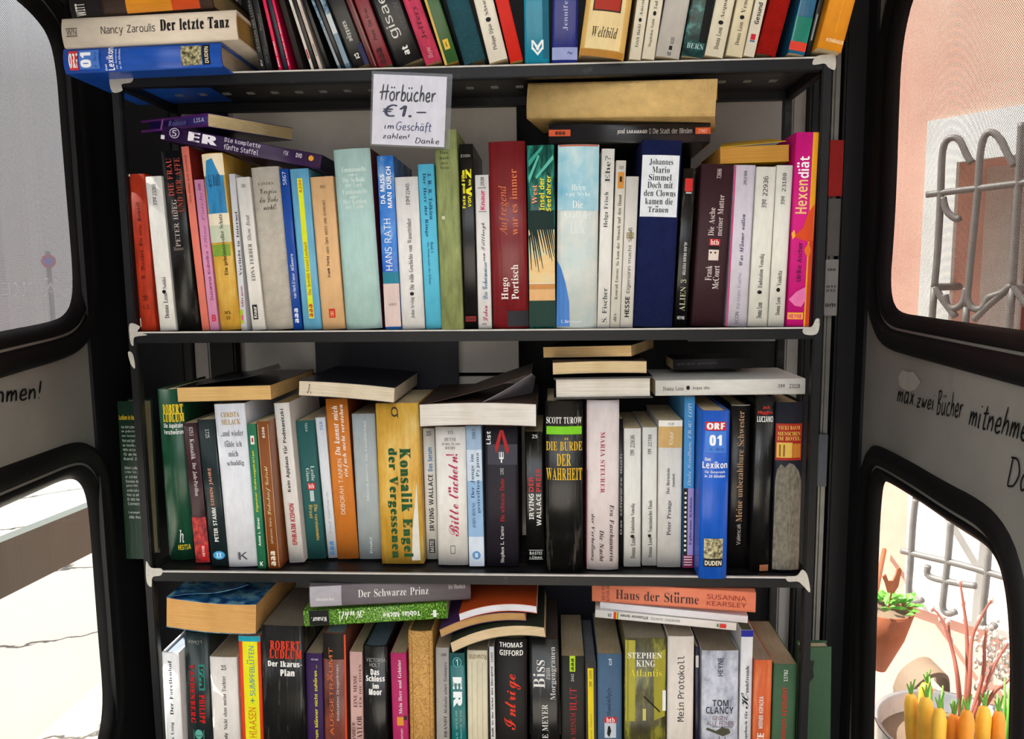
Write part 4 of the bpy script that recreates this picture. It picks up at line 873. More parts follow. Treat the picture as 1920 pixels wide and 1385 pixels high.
R0(1550,1609,1528,1579,98, 'm:e2901c', 'orange book leaning out over the right end of the top shelf', [T('KOMENIUS', 'S', 'f4dcae', 'H', .28, .98, 72, 79), P('f0a83a', .54, .57, -60, 60)], s=-.012)
# ================================================================== second shelf
def R1(bl, br, tl, tr, yt, col, label, prints=(), s=.006, **k): S(1, bl, br, tl, tr, yt, col, label, prints, s=s, **k)
R1(258,295,238,270,326, 'k:b4361c', 'old rust-red cloth book with dark blackletter, first at the left end', [T('A. Matthes. Die tolle Komteß', 'f', '4a1408', 'U', .34, .66, 378, 522), T('M', 'f', '4a1408', 'H', .30, .66, 553, 563), T('1. 2.', 'f', '4a1408', 'H', .30, .72, 570, 578), P('e8dcc8', 0, .08, 326, 330), P('e8dcc8', 0, .07, 596, 612)], hard=1, sag=.0015)
R1(298,331,271,301,331, W1, 'white paperback with a black dot standing beside the old rust-red cloth book', leon(('23260', (368, 384), (345, 366)), ('Nobiltà', (548, 596), (542, 549), (518, 540))))
R1(332,372,301,339,283, BW, 'glossy black book with pale and red lettering under the lying purple box', [T('PETER HØEG', 'r', 'b9a9a0', 'U', .30, .58, 372, 460), T('DIE FRAU', 'r', 'b0483a', 'U', .22, .50, 296, 366), T('UND DER AFFE', 'r', 'a03c30', 'U', .62, .88, 296, 396), T('Hanser', 'r', '8a7d78', 'H', .2, .7, 460, 467)], hard=1)
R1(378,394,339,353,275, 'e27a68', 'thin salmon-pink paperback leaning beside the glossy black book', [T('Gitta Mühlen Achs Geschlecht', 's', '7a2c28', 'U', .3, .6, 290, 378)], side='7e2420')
R1(394,412,363,383,337, 'd68fb4', 'thin mauve-pink paperback with a red round mark at its foot', [T('Susanna Kubelka', 's', '5a2a5a', 'U', .40, .74, 470, 562), T('Ohne Furcht', 'i', '9a5a88', 'U', .40, .74, 360, 462), T('B', 'S', 'c22038', 'H', .38, .82, 590, 602), T('8700', 'm', '6a2a50', 'U', .4, .66, 344, 356)])
R1(412,451,374,416,288, 'ink_gold_worn', 'worn yellow book with a torn blue patch in the upper part of its spine', [P('e2d5b8', 0, 1, 288, 328), P('k:2f82b8', .06, .94, 328, 398), P('2f82b8', 0, 1, 0, 1, [(.2,300),(.5,296),(.8,330),(.1,330)]), P('e6dcc4', 0, 1, 398, 420), P('c6cdb4', 0, 1, 420, 452), P('7fa23c', .05, .9, 456, 478), T('S.J. BABY', 'R', '173a58', 'H', .22, .80, 326, 350), T('Ein geheimnisvoller Schatz', 'R', '2a2418', 'U', .52, .74, 400, 514), T('MX', 'R', '3a2c14', 'H', .30, .62, 582, 588), T('15', 'R', '3a2c14', 'H', .36, .56, 592, 598)], hard=1)
R1(454,467,428,446,326, 'd6d6da', 'slim pale grey paperback with a dark title, right of the worn yellow book', [T('Verliebt in Internet', 'R', '2c2c34', 'U', .45, .9, 395, 515), T('Mirjam', 'R', 'a02a6a', 'U', .4, .85, 535, 575), P('a8b820', 0, .5, 580, 606), P('d8508a', .2, .5, 590, 600)])
R1(468,499,438,467,333, 'e4e0da', 'white paperback with an author name in capitals, left of the wide grey-beige book', [T('EDNA FERBER', 'r', '45413c', 'U', .38, .66, 455, 525), T('Show Boat', 'i', '45413c', 'U', .38, .68, 402, 450), P('1a1a1a', .18, .56, 570, 598), T('Knaur', 'S', 'e8e4de', 'U', .24, .5, 573, 595), T('1783', 'm', '55504a', 'H', .34, .66, 345, 351)])
R1(499,550,468,522,314, 'c:c9c1b4', 'wide grey-beige cloth book with a handwritten dark title near its top', [T('LANDES', 'r', '5a534a', 'H', .22, .78, 341, 346), T('Vergiss', 'w', '4a443c', 'H', .26, .86, 352, 366), T('die Liebe', 'w', '4a443c', 'H', .22, .88, 367, 378), T('nicht!', 'w', '4a443c', 'H', .34, .80, 380, 392)], hard=1)
R1(550,567,523,540,317, 'g:1c4aa2', 'thin royal blue paperback left of the light blue one with a yellow strip', [T('van Herk', 'S', 'c2d2ec', 'U', .32, .68, 532, 558), T('Unter Männern', 'I', 'd8e2f2', 'U', .30, .68, 474, 530), T('aaa', 'B', 'd2dcf0', 'U', .28, .72, 577, 605), T('5867', 'o', 'c2d2ec', 'U', .3, .7, 322, 346)])
R1(570,604,543,578,317, 'g:6aaed2', 'light blue paperback with a long yellow-green strip on its spine', [P('d8e020', .36, .64, 334, 596), T('Das Bewohlt Grusel-Lesebuch', 'r', 'a8481c', 'U', .40, .60, 452, 552), T('aaa', 'B', 'c04a1c', 'U', .40, .60, 569, 594), T('8206', 'S', 'c04a1c', 'U', .42, .58, 336, 360)], hard=0)
R1(605,647,580,624,332, 'e2b684', 'peach-coloured paperback with a small red square near its foot', [T('Frank Yerby', 'S', '3a2a20', 'U', .42, .58, 478, 518), T('HERR ÜBER WEISS UND SCHWARZ', 's', '3a2a20', 'U', .42, .58, 374, 474), P('c8341c', .34, .62, 578, 595), T('6013', 'm', '5a4030', 'H', .42, .64, 347, 352), T('H', 'S', 'e2b684', 'H', .42, .54, 582, 592)], s=.008)
R1(649,716,623,693,280, 'm:afd0cc', 'thick mint-green book with faded white lines near its top', [T('Emmanuelle', 'r', 'dceae6', 'H', .20, .86, 312, 321), T('oder', 'r', 'dceae6', 'H', .38, .62, 323, 329), T('Die Schule', 'r', 'dceae6', 'H', .20, .82, 331, 340), T('der Lust', 'r', 'dceae6', 'H', .28, .72, 341, 349), T('Emmanuelle', 'r', 'dceae6', 'H', .18, .86, 353, 362), T('oder', 'r', 'dceae6', 'H', .38, .62, 364, 370), T('Der Garten', 'r', 'dceae6', 'H', .18, .82, 371, 380), T('der Liebe', 'r', 'dceae6', 'H', .24, .74, 381, 389)], hard=1, side='6a1a28', D=.135)
R1(723,752,706,737,292, 'ink_sky', 'blue cloudy paperback with white lettering and a pale pink foot', [P('2a8098', 0, 1, 508, 530), P('d8c2bc', 0, 1, 530, 612), T('DA MUSS', 'S', 'f0f2f6', 'U', .12, .40, 326, 380), T('MAN DURCH', 'S', 'f0f2f6', 'U', .54, .82, 312, 388), T('HANS RATH', 's', 'e4ecf6', 'U', .22, .66, 408, 505), T('wunderlich', 's', '7a6a66', 'H', .3, .8, 566, 572)])
R1(754,797,740,783,332, 'e8e6e4', 'white paperback with a black dot and long grey title, left of the cyan one', [T('ZYE', 'f', '4a4a4a', 'U', .44, .62, 366, 384), T('22445', 'm', '3c3c3c', 'U', .46, .62, 344, 364), T('John Irving', 'r', '6a6a6a', 'U', .42, .62, 556, 596), T('●', 's', '1a1a1a', 'U', .42, .60, 546, 553), T('Die wilde Geschichte vom Wassertrinker', 'r', '55555a', 'U', .42, .62, 408, 542)])
R1(799,829,783,813,308, 'm:5cc0e0', 'bright cyan paperback whose dark blue title runs downwards', [T('J. R. R. Tolkien', 'R', '16406a', 'D', .56, .80, 324, 410), T('Der Herr der Ringe', 'R', '16406a', 'D', .24, .48, 324, 442), T('Band 1', 'r', '1c4a72', 'D', .56, .72, 452, 472), T('Die Wiederkehr des Königs', 'r', '1c4a72', 'D', .32, .48, 452, 532)])
R1(829,869,813,857,243, 'k:8f9a62', 'tall worn olive-green book behind the corner of the handwritten sign', [T('Das', 'r', '3a3c22', 'H', .22, .58, 282, 287), T('Buch', 'r', '3a3c22', 'H', .20, .62, 292, 297), T('der', 'r', '3a3c22', 'H', .26, .58, 302, 306), T('Yren', 'r', '3a3c22', 'H', .22, .62, 310, 315), P('d6d2b4', .20, .34, 402, 408)], hard=1, s=-.002, D=.14)
R1(871,896,859,887,270, 'g:141313', 'black paperback with a yellow title near its top, right of the olive-green book', [T('JESSIEN', 's', 'a8a4a0', 'H', .08, .80, 289, 295), T('Foto und Film', 'B', 'e6de22', 'U', .12, .36, 318, 388), T('von', 'S', 'e6de22', 'U', .54, .78, 366, 386), T('A', 'B', 'e6de22', 'U', .42, .84, 348, 366), T('bis', 'S', 'e6de22', 'U', .60, .80, 335, 346), T('Z', 'B', 'e6de22', 'U', .42, .84, 316, 333), P('8a1a1a', .1, .88, 592, 602), T('KNAUR', 'S', '1a1010', 'H', .16, .82, 594, 600)])
R1(896,923,891,915,328, 'e6e4e2', 'white paperback with a pink publisher name and blue and pink handwriting', [T('2930', 'm', '2c2c2c', 'U', .40, .66, 332, 348), T('Knaur', 'S', 'd02a5a', 'U', .36, .68, 356, 392), P('3a3a3a', .2, .8, 351, 352), P('3a3a3a', .2, .8, 395, 396), T('von Tittlbergh', 'w', '4a4c54', 'U', .36, .74, 416, 488), T('Die Geheimnisse', 'w', '1a6a9a', 'U', .36, .74, 490, 560), T('Leben', 'w', 'b03060', 'U', .36, .72, 572, 602), T('1435', 'm', '3a3a3a', 'H', .3, .6, 605, 609)])
R1(926,991,914,986,265, 'g:7a1f24', 'wide wine-red hardcover with orange title and white author name', [T('Aufregend', 'i', 'd8784a', 'U', .24, .52, 346, 438), T('war es immer', 'r', 'd8784a', 'U', .56, .76, 316, 438), T('Hugo', 'R', 'eae4de', 'U', .26, .50, 518, 560), T('Portisch', 'R', 'eae4de', 'U', .54, .74, 494, 560), P('m:26242a', .42, 1, 582, 612)], hard=1, s=.004, D=.14)
R1(993,1042,986,1041,272, 'ink_palm', 'paperback with palm leaves over an orange sunset and a yellow title', [P('ink_dusk', .02, .98, 424, 562), P('0f2a26', .02, .98, 392, 428)] + [P('0f2a26', 0, 1, 0, 1, [(x, y), (x + .07, y - 4), (min(.985, x + dx + .02), y + ln), (min(.98, x + dx), y + ln)]) for x, y, dx, ln in ((.02,424,.20,44), (.05,426,.22,72), (.12,424,.26,84), (.18,424,.24,62), (.25,424,.28,78), (.33,422,.24,50), (.42,418,.26,58), (.50,416,.30,66), (.58,416,.30,72), (.66,416,.28,64), (.74,414,.22,58), (.82,412,.16,48), (.02,440,.08,64))] + [
    P('e8e2cc', .02, .98, 528, 530), P('c98a4c', .02, .98, 531, 540), P('e0b078', .02, .98, 541, 562), P('16382f', 0, 1, 562, 612), T('West', 'R', 'e89a78', 'U', .16, .36, 345, 380), T('Insel der', 'S', 'e6da22', 'U', .42, .62, 332, 392), T('Seefahrer', 'S', 'e6da22', 'U', .68, .86, 328, 394), P('2f9a8a', 0, 1, 0, 1, [(.04,300),(.5,276),(.6,276),(.06,312)]), P('58b8a4', 0, 1, 0, 1, [(.3,330),(.95,290),(.98,298),(.34,334)]), P('58b8a4', 0, 1, 0, 1, [(.04,330),(.4,290),(.46,292),(.06,342)])], sag=.001)
R1(1044,1118,1044,1126,271, 'ink_mist', 'thick pale blue paperback in clear film with faint white lettering', [P('ink_pale_sky', 0, 1, 271, 392), P('g:3f78c0', 0, 1, 0, 1, [(.0,486),(.10,500),(.22,530),(.31,565),(.33,612),(.0,612)]), P('b8604a', .02, .98, 271, 274), T('Helen', 'r', 'e4f0f2', 'H', .34, .68, 344, 355), T('van Slyke', 'r', 'e4f0f2', 'H', .20, .80, 357, 368), T('Die', 'r', 'eef2f0', 'H', .36, .62, 374, 388), T('Kraft der', 'r', 'eef2f0', 'H', .16, .84, 392, 408), T('Liebe', 'r', 'eef2f0', 'H', .32, .68, 412, 436), T('C. Bertelsmann', 's', 'e8ecf0', 'H', .12, .62, 599, 605)], hard=1, s=.002)
R1(1119,1143,1128,1153,279, 'e6e4de', 'slim white paperback with a large serif title reaching almost to its top', [T('Helga Frisch', 'r', '3c3c3c', 'U', .28, .68, 358, 424), T('Ehe?', 'r', '3c3c3c', 'U', .28, .68, 292, 340), T('S. Fischer', 'r', '3c3c3c', 'U', .36, .74, 538, 604)])
R1(1144,1162,1155,1175,301, 'ddd8cc', 'slim cream paperback with a tiny dog picture near its top', [P('c88a3a', .22, .86, 322, 352), P('2a1c10', .40, .66, 330, 340), T('3329', 'm', '5a5650', 'H', .3, .75, 311, 316), T('Konrad Lorenz', 'r', '55504a', 'U', .34, .64, 502, 560), T('So kam der Mensch auf den Hund', 'r', '55504a', 'U', .34, .66, 364, 496), T('dtv', 'r', '4a4a4a', 'U', .3, .62, 586, 602)])
R1(1162,1189,1174,1200,331, 'dcd8d0', 'grey-white paperback with one bold black word, touching the thick navy book', [T('HESSE', 'S', '161616', 'U', .30, .66, 555, 594), T('Eigensinn macht Spaß', 's', '3c3a38', 'U', .34, .72, 425, 548), P('a89c78', .2, .8, 434, 446)])
R1(1187,1259,1201,1281,264, 'c:1c2450', 'thick navy blue cloth book with a large white label', [P('dfe4ea', .02, .96, 290, 404)] + [T(t, 'H' if 0 else 'R', '1c1c20', 'H', a0, a1, y, y+12) for t, a0, a1, y in (('Johannes', .20, .80, 297), ('Mario', .28, .72, 311), ('Simmel', .20, .78, 325), ('Doch mit', .18, .82, 339), ('den Clowns', .10, .90, 354), ('kamen die', .14, .84, 369), ('Tränen', .22, .74, 384))], hard=1, sag=.002, s=.002)
R1(1263,1287,1282,1305,316, BW, 'slim worn black paperback with a small red square, right of the navy book', [P('c82824', .20, .80, 334, 358), T('ALAN DEAN FOSTER', 'S', 'c8c8c6', 'D', .42, .66, 452, 514), T('ALIEN 3', 'r', 'b4b498', 'U', .32, .78, 522, 582), P('aab0b4', .3, .75, 359, 362), T('HEYNE', 'S', 'c2c2c0', 'H', .22, .80, 592, 598)], s=.010)
R1(1297,1354,1315,1376,309, 'm:3a2228', 'dark aubergine paperback with a red badge and tiny face picture', [P('c2242c', .40, .74, 446, 458), T('btb', 'R', 'eee6e0', 'H', .44, .70, 447, 457), P('e2cfc4', .40, .72, 459, 486), P('1c1010', .40, .72, 459, 466), P('1c1010', 0, 1, 0, 1, [(.44,470),(.50,470),(.50,473),(.44,473)]), P('1c1010', 0, 1, 0, 1, [(.58,470),(.64,470),(.64,473),(.58,473)]), T('Die Asche', 'r', 'd8c8c4', 'U', .34, .52, 388, 440), T('meiner Mutter', 'r', 'd8c8c4', 'U', .60, .78, 364, 440), T('Frank', 'r', 'e2d4d0', 'U', .34, .54, 496, 524), T('McCourt', 'r', 'e2d4d0', 'U', .58, .78, 496, 540), T('72606', 'm', 'c8bab8', 'U', .5, .64, 316, 334)], s=.010)
R1(1361,1400,1378,1417,310, 'd3ccd8', 'pale lilac paperback with a pink left edge and dark italic title', [P('c2407a', 0, .08, 310, 612), T('ECON', 's', '5a5668', 'U', .40, .58, 584, 606), T('Kirsten Fuchs', 's', 'a09aac', 'U', .44, .60, 510, 578), T('Was Männer wollen', 'I', '3a3a5a', 'U', .44, .64, 400, 496), T('26198', 'm', '3a3a44', 'U', .46, .60, 320, 346)], s=.010)
R1(1401,1440,1420,1455,313, 'e4e2d8', 'white paperback with a black dot, left one of the pair beside the magenta book', leon(('22936', (372, 388), (330, 366)), ('Endstation Venedig', (566, 596), (543, 550), (474, 538))), s=.008)
R1(1440,1472,1456,1490,310, 'e4e2d8', 'white paperback with a black dot touching the magenta book', leon(('23180', (366, 382), (324, 358)), ('Vendetta', (556, 590), (538, 546), (506, 534))), s=.008)
R1(1472,1519,1492,1536,248, 'm:d0187e', 'tall magenta paperback with an orange side strip at the right end', [P('m:e09a1e', .75, 1, 248, 612), T('Hexen', 'S', 'e8b87e', 'U', .12, .62, 335, 398), T('diät', 'S', 'f2eaee', 'U', .10, .64, 292, 332), P('d2481c', 0, 1, 0, 1, [(.98,380),(.70,396),(.50,424),(.22,436),(.06,428),(.14,442),(.55,448),(.98,452)]), P('f0a83a', 0, 1, 0, 1, [(.0,434),(.12,428),(.18,440),(.06,446)]), P('c2401c', .82, 1, 448, 612), P('e0701e', 0, 1, 0, 1, [(.60,466),(.78,452),(.92,466),(.84,478),(.70,476)]),
    T('Ulrike Ascher', 'S', '5a1446', 'U', .30, .52, 452, 526), P('e070a8', 0, 1, 0, 1, [(.35,545),(.75,536),(.78,560),(.60,574),(.30,572),(.02,560)]), P('f0a83a', .0, .70, 585, 598), T('HEYNE', 'S', 'd0187e', 'H', .06, .64, 588, 596)], s=.004)
# ================================================================== third shelf
def R2(bl, br, tl, tr, yt, yb, col, label, prints=(), **k): S(2, bl, br, tl, tr, yt, col, label, prints, yb=yb, **k)
R2(291,364,274,336,730,1050, 'g:1c4a34', 'thick dark green glossy hardcover with a yellow author name, first in its row', [T('ROBERT', 'H', 'e2c422', 'H', .22, .96, 757, 776), T('LUDLUM', 'H', 'e2c422', 'H', .20, .98, 774, 790), T('Die Aquitaine', 'S', 'e8eae6', 'H', .22, .99, 792, 803), T('Verschwörung', 'S', 'e8eae6', 'H', .20, .99, 803, 815), T('h', 'i', 'e6e8e2', 'H', .56, .72, 992, 1016), T('HESTIA', 'S', 'd6c022', 'H', .48, .92, 1020, 1030)], hard=1, sag=.006)
R2(368,393,342,370,793,1054, 'g:3c2228', 'slim dark plum paperback with a red picture at its foot', [T('Konsalik', 'r', 'd8ccca', 'D', .38, .68, 822, 860), T('Der Jade-Pavillon', 'r', 'd8ccca', 'D', .38, .68, 866, 928), P('ink_red_photo', .0, 1, 968, 1054), T('8253', 'm', 'c8bcba', 'D', .42, .68, 800, 816), P('c81e1e', .40, .90, 1020, 1050), T('HEYNE', 'S', 'f0d8d0', 'U', .54, .72, 1022, 1042)])
R2(397,429,370,401,787,1062, 'g:1d2a2c', 'dark slate paperback with a blue round emblem at its foot', [T('PETER STAMM', 'S', 'e4e4e0', 'U', .34, .58, 950, 1014), T('SIEBEN JAHRE', 'S', 'c88a78', 'U', .34, .58, 876, 946), T('1725', 'm', 'c8ccca', 'D', .42, .64, 804, 820), P('3a9ad0', 0, 1, 0, 1, [(.5+.36*math.cos(i*.3927), 1040+8*math.sin(i*.3927)) for i in range(16)]), T('xx', 'S', 'cfe6f2', 'H', .34, .66, 1035, 1045)])
R2(430,485,400,459,758,1063, 'e2e4ec', 'wide white paperback with gold capitals above a thin grey title', [T('CHRISTA', 'R', 'a8842c', 'H', .20, .80, 772, 781), T('MULACK', 'R', 'a8842c', 'H', .20, .82, 785, 795), T('...und wieder', 'r', '4a4a50', 'H', .14, .88, 805, 816), T('fühle ich', 'r', '4a4a50', 'H', .24, .80, 824, 836), T('mich', 'r', '4a4a50', 'H', .34, .66, 843, 854), T('schuldig', 'r', '4a4a50', 'H', .26, .82, 861, 873), P('3a3c44', .34, .36, 1034, 1048), T('K', 's', '3a3c44', 'H', .38, .66, 1034, 1048)])
R2(483,499,463,479,795,1066, 'g:2f7a56', 'thin green paperback with a yellow title left of the brown one', [T('Zigeuner-Wahrsagekarten', 'S', 'd6d23a', 'U', .32, .66, 844, 958), T('Anne L. Biwer', 'S', 'e4ece6', 'U', .32, .64, 968, 1022), P('e8eae6', .28, .72, 816, 832), P('a83020', .4, .6, 820, 828), T('K', 'S', 'e4ece6', 'H', .35, .7, 1052, 1060)])
R2(503,532,481,509,790,1066, 'g:8a4e24', 'brown paperback with cream script lettering and outlined border', [P('d8b890', .06, .09, 795, 1062), P('d8b890', .90, .93, 795, 1062), T('Liebesbrief Gedicht', 'w', 'e0d09a', 'U', .34, .72, 872, 964), T('Johannes Mario', 's', 'd8c4a4', 'U', .40, .62, 968, 1018), T('aaa', 'B', 'e0d2b8', 'U', .30, .68, 1032, 1060), T('8206', 'S', 'e8dcc8', 'U', .42, .62, 800, 820)])
R2(536,573,508,543,756,1055, 'e4e0da', 'white worn paperback with a black title and red author name', [T('Kein Applaus für Podmanitzki', 'S', '1c1a1a', 'U', .34, .66, 766, 920), T('EPHRAIM KISHON', 'S', 'b01a24', 'U', .36, .68, 942, 1020)], page='b89a68', hard=0, s=None)
R2(576,610,552,589,789,1048, 'm:2c5f5e', 'teal paperback with a small red badge in the middle of its spine', [T('Leslie', 'r', 'd2e0dc', 'D', .60, .80, 872, 900), T('Glass', 'r', 'd2e0dc', 'D', .32, .52, 876, 900), P('c8242c', .34, .76, 904, 916), T('btb', 'R', 'f0e8e4', 'H', .40, .70, 905, 914), P('b8c8c4', .44, .66, 918, 938), T('Die verstummte', 'r', 'd2b45a', 'D', .60, .80, 944, 1012), T('Braut', 'r', 'd2b45a', 'D', .32, .52, 944, 970), T('72214', 'm', 'c2d0cc', 'D', .5, .62, 792, 808)])
R2(615,634,591,609,783,1046, 'dde0e6', 'slim white paperback between the teal and the orange spines', [T('Paul Gerhardt', 's', 'a8acb4', 'U', .36, .62, 920, 998), T('aaa', 'B', '4a8ac8', 'U', .30, .70, 1014, 1040), T('718', 'm', '3a7ab8', 'U', .4, .7, 790, 806)])
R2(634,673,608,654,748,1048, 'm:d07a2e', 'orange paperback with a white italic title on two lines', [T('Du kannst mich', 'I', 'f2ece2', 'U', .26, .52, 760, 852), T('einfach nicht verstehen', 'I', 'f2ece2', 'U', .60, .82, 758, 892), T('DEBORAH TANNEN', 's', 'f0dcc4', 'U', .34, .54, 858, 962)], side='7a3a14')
R2(675,714,655,705,776,1048, 'm:a9b2b4', 'grey paperback with thin white lettering right of the orange one', [T('Maeve Binchy', 's', 'dfe4e4', 'U', .48, .60, 868, 936), T('Das Kastanienhaus', 's', 'dfe4e4', 'U', .48, .60, 788, 862), T('Knaur', 's', 'dfe4e4', 'U', .48, .60, 1004, 1036)])
R2(716,797,704,786,756,1057, 'ink_gold_worn', 'broad yellow paperback with a big green title, splayed open at its foot', [T('Konsalik', 'H', '16502a', 'D', .52, .78, 838, 958), T('Engel', 'H', '16502a', 'D', .48, .76, 970, 1044), T('der Vergessenen', 'H', '16502a', 'D', .20, .46, 838, 1046), T('σ', 's', '2a2a1c', 'D', .36, .52, 762, 782), P('d9d5cb', 0, 1, 0, 1, [(.90,900),(.93,1050),(.72,1050),(.76,990)]), P('b09a2a', 0, 1, 0, 1, [(.895,890),(.905,890),(.94,1054),(.92,1054)])], sag=.0008)
R2(800,820,789,816,803,1048, 'd5d2cc', 'slim grey-white paperback with bold black and blue lettering below the lying white book', [T('IRVING WALLACE', 'S', '1c1c1e', 'U', .34, .74, 888, 994), T('Das Serum', 'S', '1c6a9c', 'U', .36, .74, 838, 882), P('1a1a1c', .26, .76, 1010, 1036), T('BASTEI', 'S', 'd5d2cc', 'U', .34, .66, 1012, 1034), T('25', 'R', '33322e', 'H', .3, .7, 808, 816)])
R2(822,878,816,873,800,1059, 'e6e2dc', 'wide cream-white paperback with a pink handwritten title', [T('115', 'r', '4a4844', 'H', .40, .58, 807, 813), T('HEYNE', 'r', '5a5854', 'H', .30, .68, 820, 826), T('JUBILÄUMS', 'r', '5a5854', 'H', .20, .80, 828, 834), T('REIHE', 'r', '5a5854', 'H', .32, .66, 836, 841), T('Bitte lächeln!', 'w', 'b01e52', 'U', .34, .72, 850, 1004), P('4a4a4a', .42, .58, 1022, 1023), P('4a4a4a', .42, .58, 1036, 1037), P('4a4a4a', .42, .435, 1022, 1037), P('4a4a4a', .565, .58, 1022, 1037)])
R2(880,908,873,902,798,1061, 'm:a6bfd8', 'light blue paperback with darker blue and pale bands on its spine', [P('8fb2d6', 0, 1, 900, 1005), P('c6d4e2', 0, 1, 842, 900), P('cfdae6', 0, 1, 1005, 1061), T('Der Junge im', 'r', '263a5a', 'U', .24, .52, 850, 932), T('gestreiften Pyjama', 'r', '263a5a', 'U', .60, .86, 848, 960), T('JOHN BOYNE', 'r', '3a4a66', 'U', .30, .52, 940, 988), P('5a90c8', 0, 1, 0, 1, [(.5+.28*math.cos(i*.3927), 1040+8*math.sin(i*.3927)) for i in range(16)]), P('c6d8ea', .40, .60, 1036, 1044), T('5983', 'm', '4a5a70', 'U', .4, .62, 804, 822)])
R2(912,973,909,970,800,1061, 'm:26222a', 'wide dark charcoal paperback with a red ribbon and fork picture near its top', [P('3c3a46', .08, .98, 832, 870), P('a81c20', 0, 1, 0, 1, [(.50,806),(.56,806),(.74,842),(.68,850),(.62,842),(.52,816)]), P('a81c20', 0, 1, 0, 1, [(.50,806),(.46,806),(.30,838),(.34,848),(.40,842),(.50,818)]), P('e8e8e6', .48, .52, 846, 866), P('e8e8e6', .43, .45, 846, 858), P('e8e8e6', .55, .57, 846, 858), P('e8e8e6', .43, .57, 856, 859), T('List', 'S', 'dcdad8', 'U', .04, .18, 808, 832), T('Stephen L. Carter', 'r', 'd8d2d0', 'U', .44, .58, 984, 1054), T('Die schwarze Dame', 'r', 'b0282e', 'U', .44, .58, 895, 976), T('1202', 'm', 'c8c4c4', 'U', .46, .56, 876, 888)])
R2(987,1022,984,1018,809,1057, BW, 'black paperback with red and white capitals, left of the green-barred book', [T('IRVING', 'S', 'e6e4e0', 'U', .18, .44, 924, 972), T('DER', 'S', 'c8383c', 'U', .18, .44, 892, 920), T('WALLACE', 'S', 'e6e4e0', 'U', .58, .84, 924, 984), T('PREIS', 'S', 'c8383c', 'U', .58, .84, 878, 920), P('d0d0cc', .14, .90, 1030, 1031), P('d0d0cc', .14, .90, 1047, 1048), T('BASTEI', 'S', 'd0d0cc', 'H', .18, .86, 1033, 1039), T('LÜBBE', 'S', 'd0d0cc', 'H', .18, .86, 1041, 1046), T('25', 'S', 'c2c2be', 'H', .4, .7, 814, 821)])
R2(1024,1093,1022,1093,752,1071, BW, 'thick glossy black book with a lime green bar and yellow capitals', [T('SCOTT TUROW', 'R', 'e8e6e0', 'H', .03, .97, 781, 793), P('78c81e', .03, .97, 798, 813), T('DIE BÜRDE', 'R', 'e0b424', 'H', .02, .98, 819, 843), T('DER', 'R', 'e0b424', 'H', .30, .68, 849, 871), T('WAHRHEIT', 'R', 'e0b424', 'H', .02, .98, 875, 898)], hard=1, sag=.003, side='8a1c20')
R2(1100,1160,1101,1161,750,1068, 'm:ded2d0', 'wide pale pink-white hardcover with titles running downwards', [P('c07a84', 0, .03, 880, 1068), T('MARIA STEURER', 'r', 'a02a44', 'D', .42, .56, 808, 922), T('Eva Faschaunerin', 'I', '2c2428', 'D', .72, .86, 944, 1052), T('Die Nacht', 'I', '2c2428', 'D', .40, .54, 992, 1052), T('der Verheißung', 'I', '2c2428', 'D', .12, .26, 962, 1052)], hard=1, sag=.003)
R2(1160,1168,1161,1168,785,1060, 'g:171717', 'very thin black paperback with white lettering right of the pale pink-white hardcover', [T('Das schwarze Buch', 's', 'b8b8b4', 'U', .25, .75, 850, 1000)])
R2(1170,1201,1170,1202,803,1062, 'e0dfd8', 'white paperback with a black dot, left of two that stand below the lying grey book', leon(('22036', (842, 853), (815, 838)), ('Endstation Venedig', (1006, 1046), (1001, 1007), (942, 998))))
R2(1204,1231,1205,1232,801,1060, 'e0dfd8', 'white paperback with a black dot, right of two that stand below the lying grey book', leon(('22780', (840, 851), (814, 836)), ('Venezianisches Finale', (1006, 1044), (1000, 1006), (936, 996))))
R2(1233,1276,1235,1280,788,1063, 'dad7d1', 'grey-white paperback with a tan band near its top', [P('c9a468', 0, 1, 799, 838), P('e6e2da', 0, 1, 788, 799), T('Knaur', 's', 'eadfc8', 'U', .44, .62, 808, 832), T('61138', 'm', '4a4844', 'H', .4, .64, 792, 796), T('Das Bernstein-', 'r', '3c3a38', 'U', .34, .48, 874, 924), T('Amulett', 'r', '3c3a38', 'U', .58, .70, 886, 912), T('Peter Prange', 'r', '3c3a38', 'U', .38, .60, 936, 1002)])
R2(1280,1304,1284,1308,743,1064, 'm:4a90c8', 'thin paperback, light blue above and purple below, left of the bright blue book', [P('171418', 0, .42, 913, 1040), P('9a8cc4', .42, 1, 913, 1040), P('8a1e4a', 0, 1, 1040, 1064)] + [P('e2e0dc', .10, .30, 920 + 9*i, 924 + 9*i) for i in range(13)] + [P('e6d8dc', .10, .90, 1042 + 5*i, 1044 + 5*i) for i in range(4)] + [T('Doda Needham, FRAU LOT!', 'i', 'c6ddec', 'U', .34, .72, 756, 908), T('Ephraim Kishon', 'r', '3a2c5a', 'U', .58, .86, 930, 1020)])
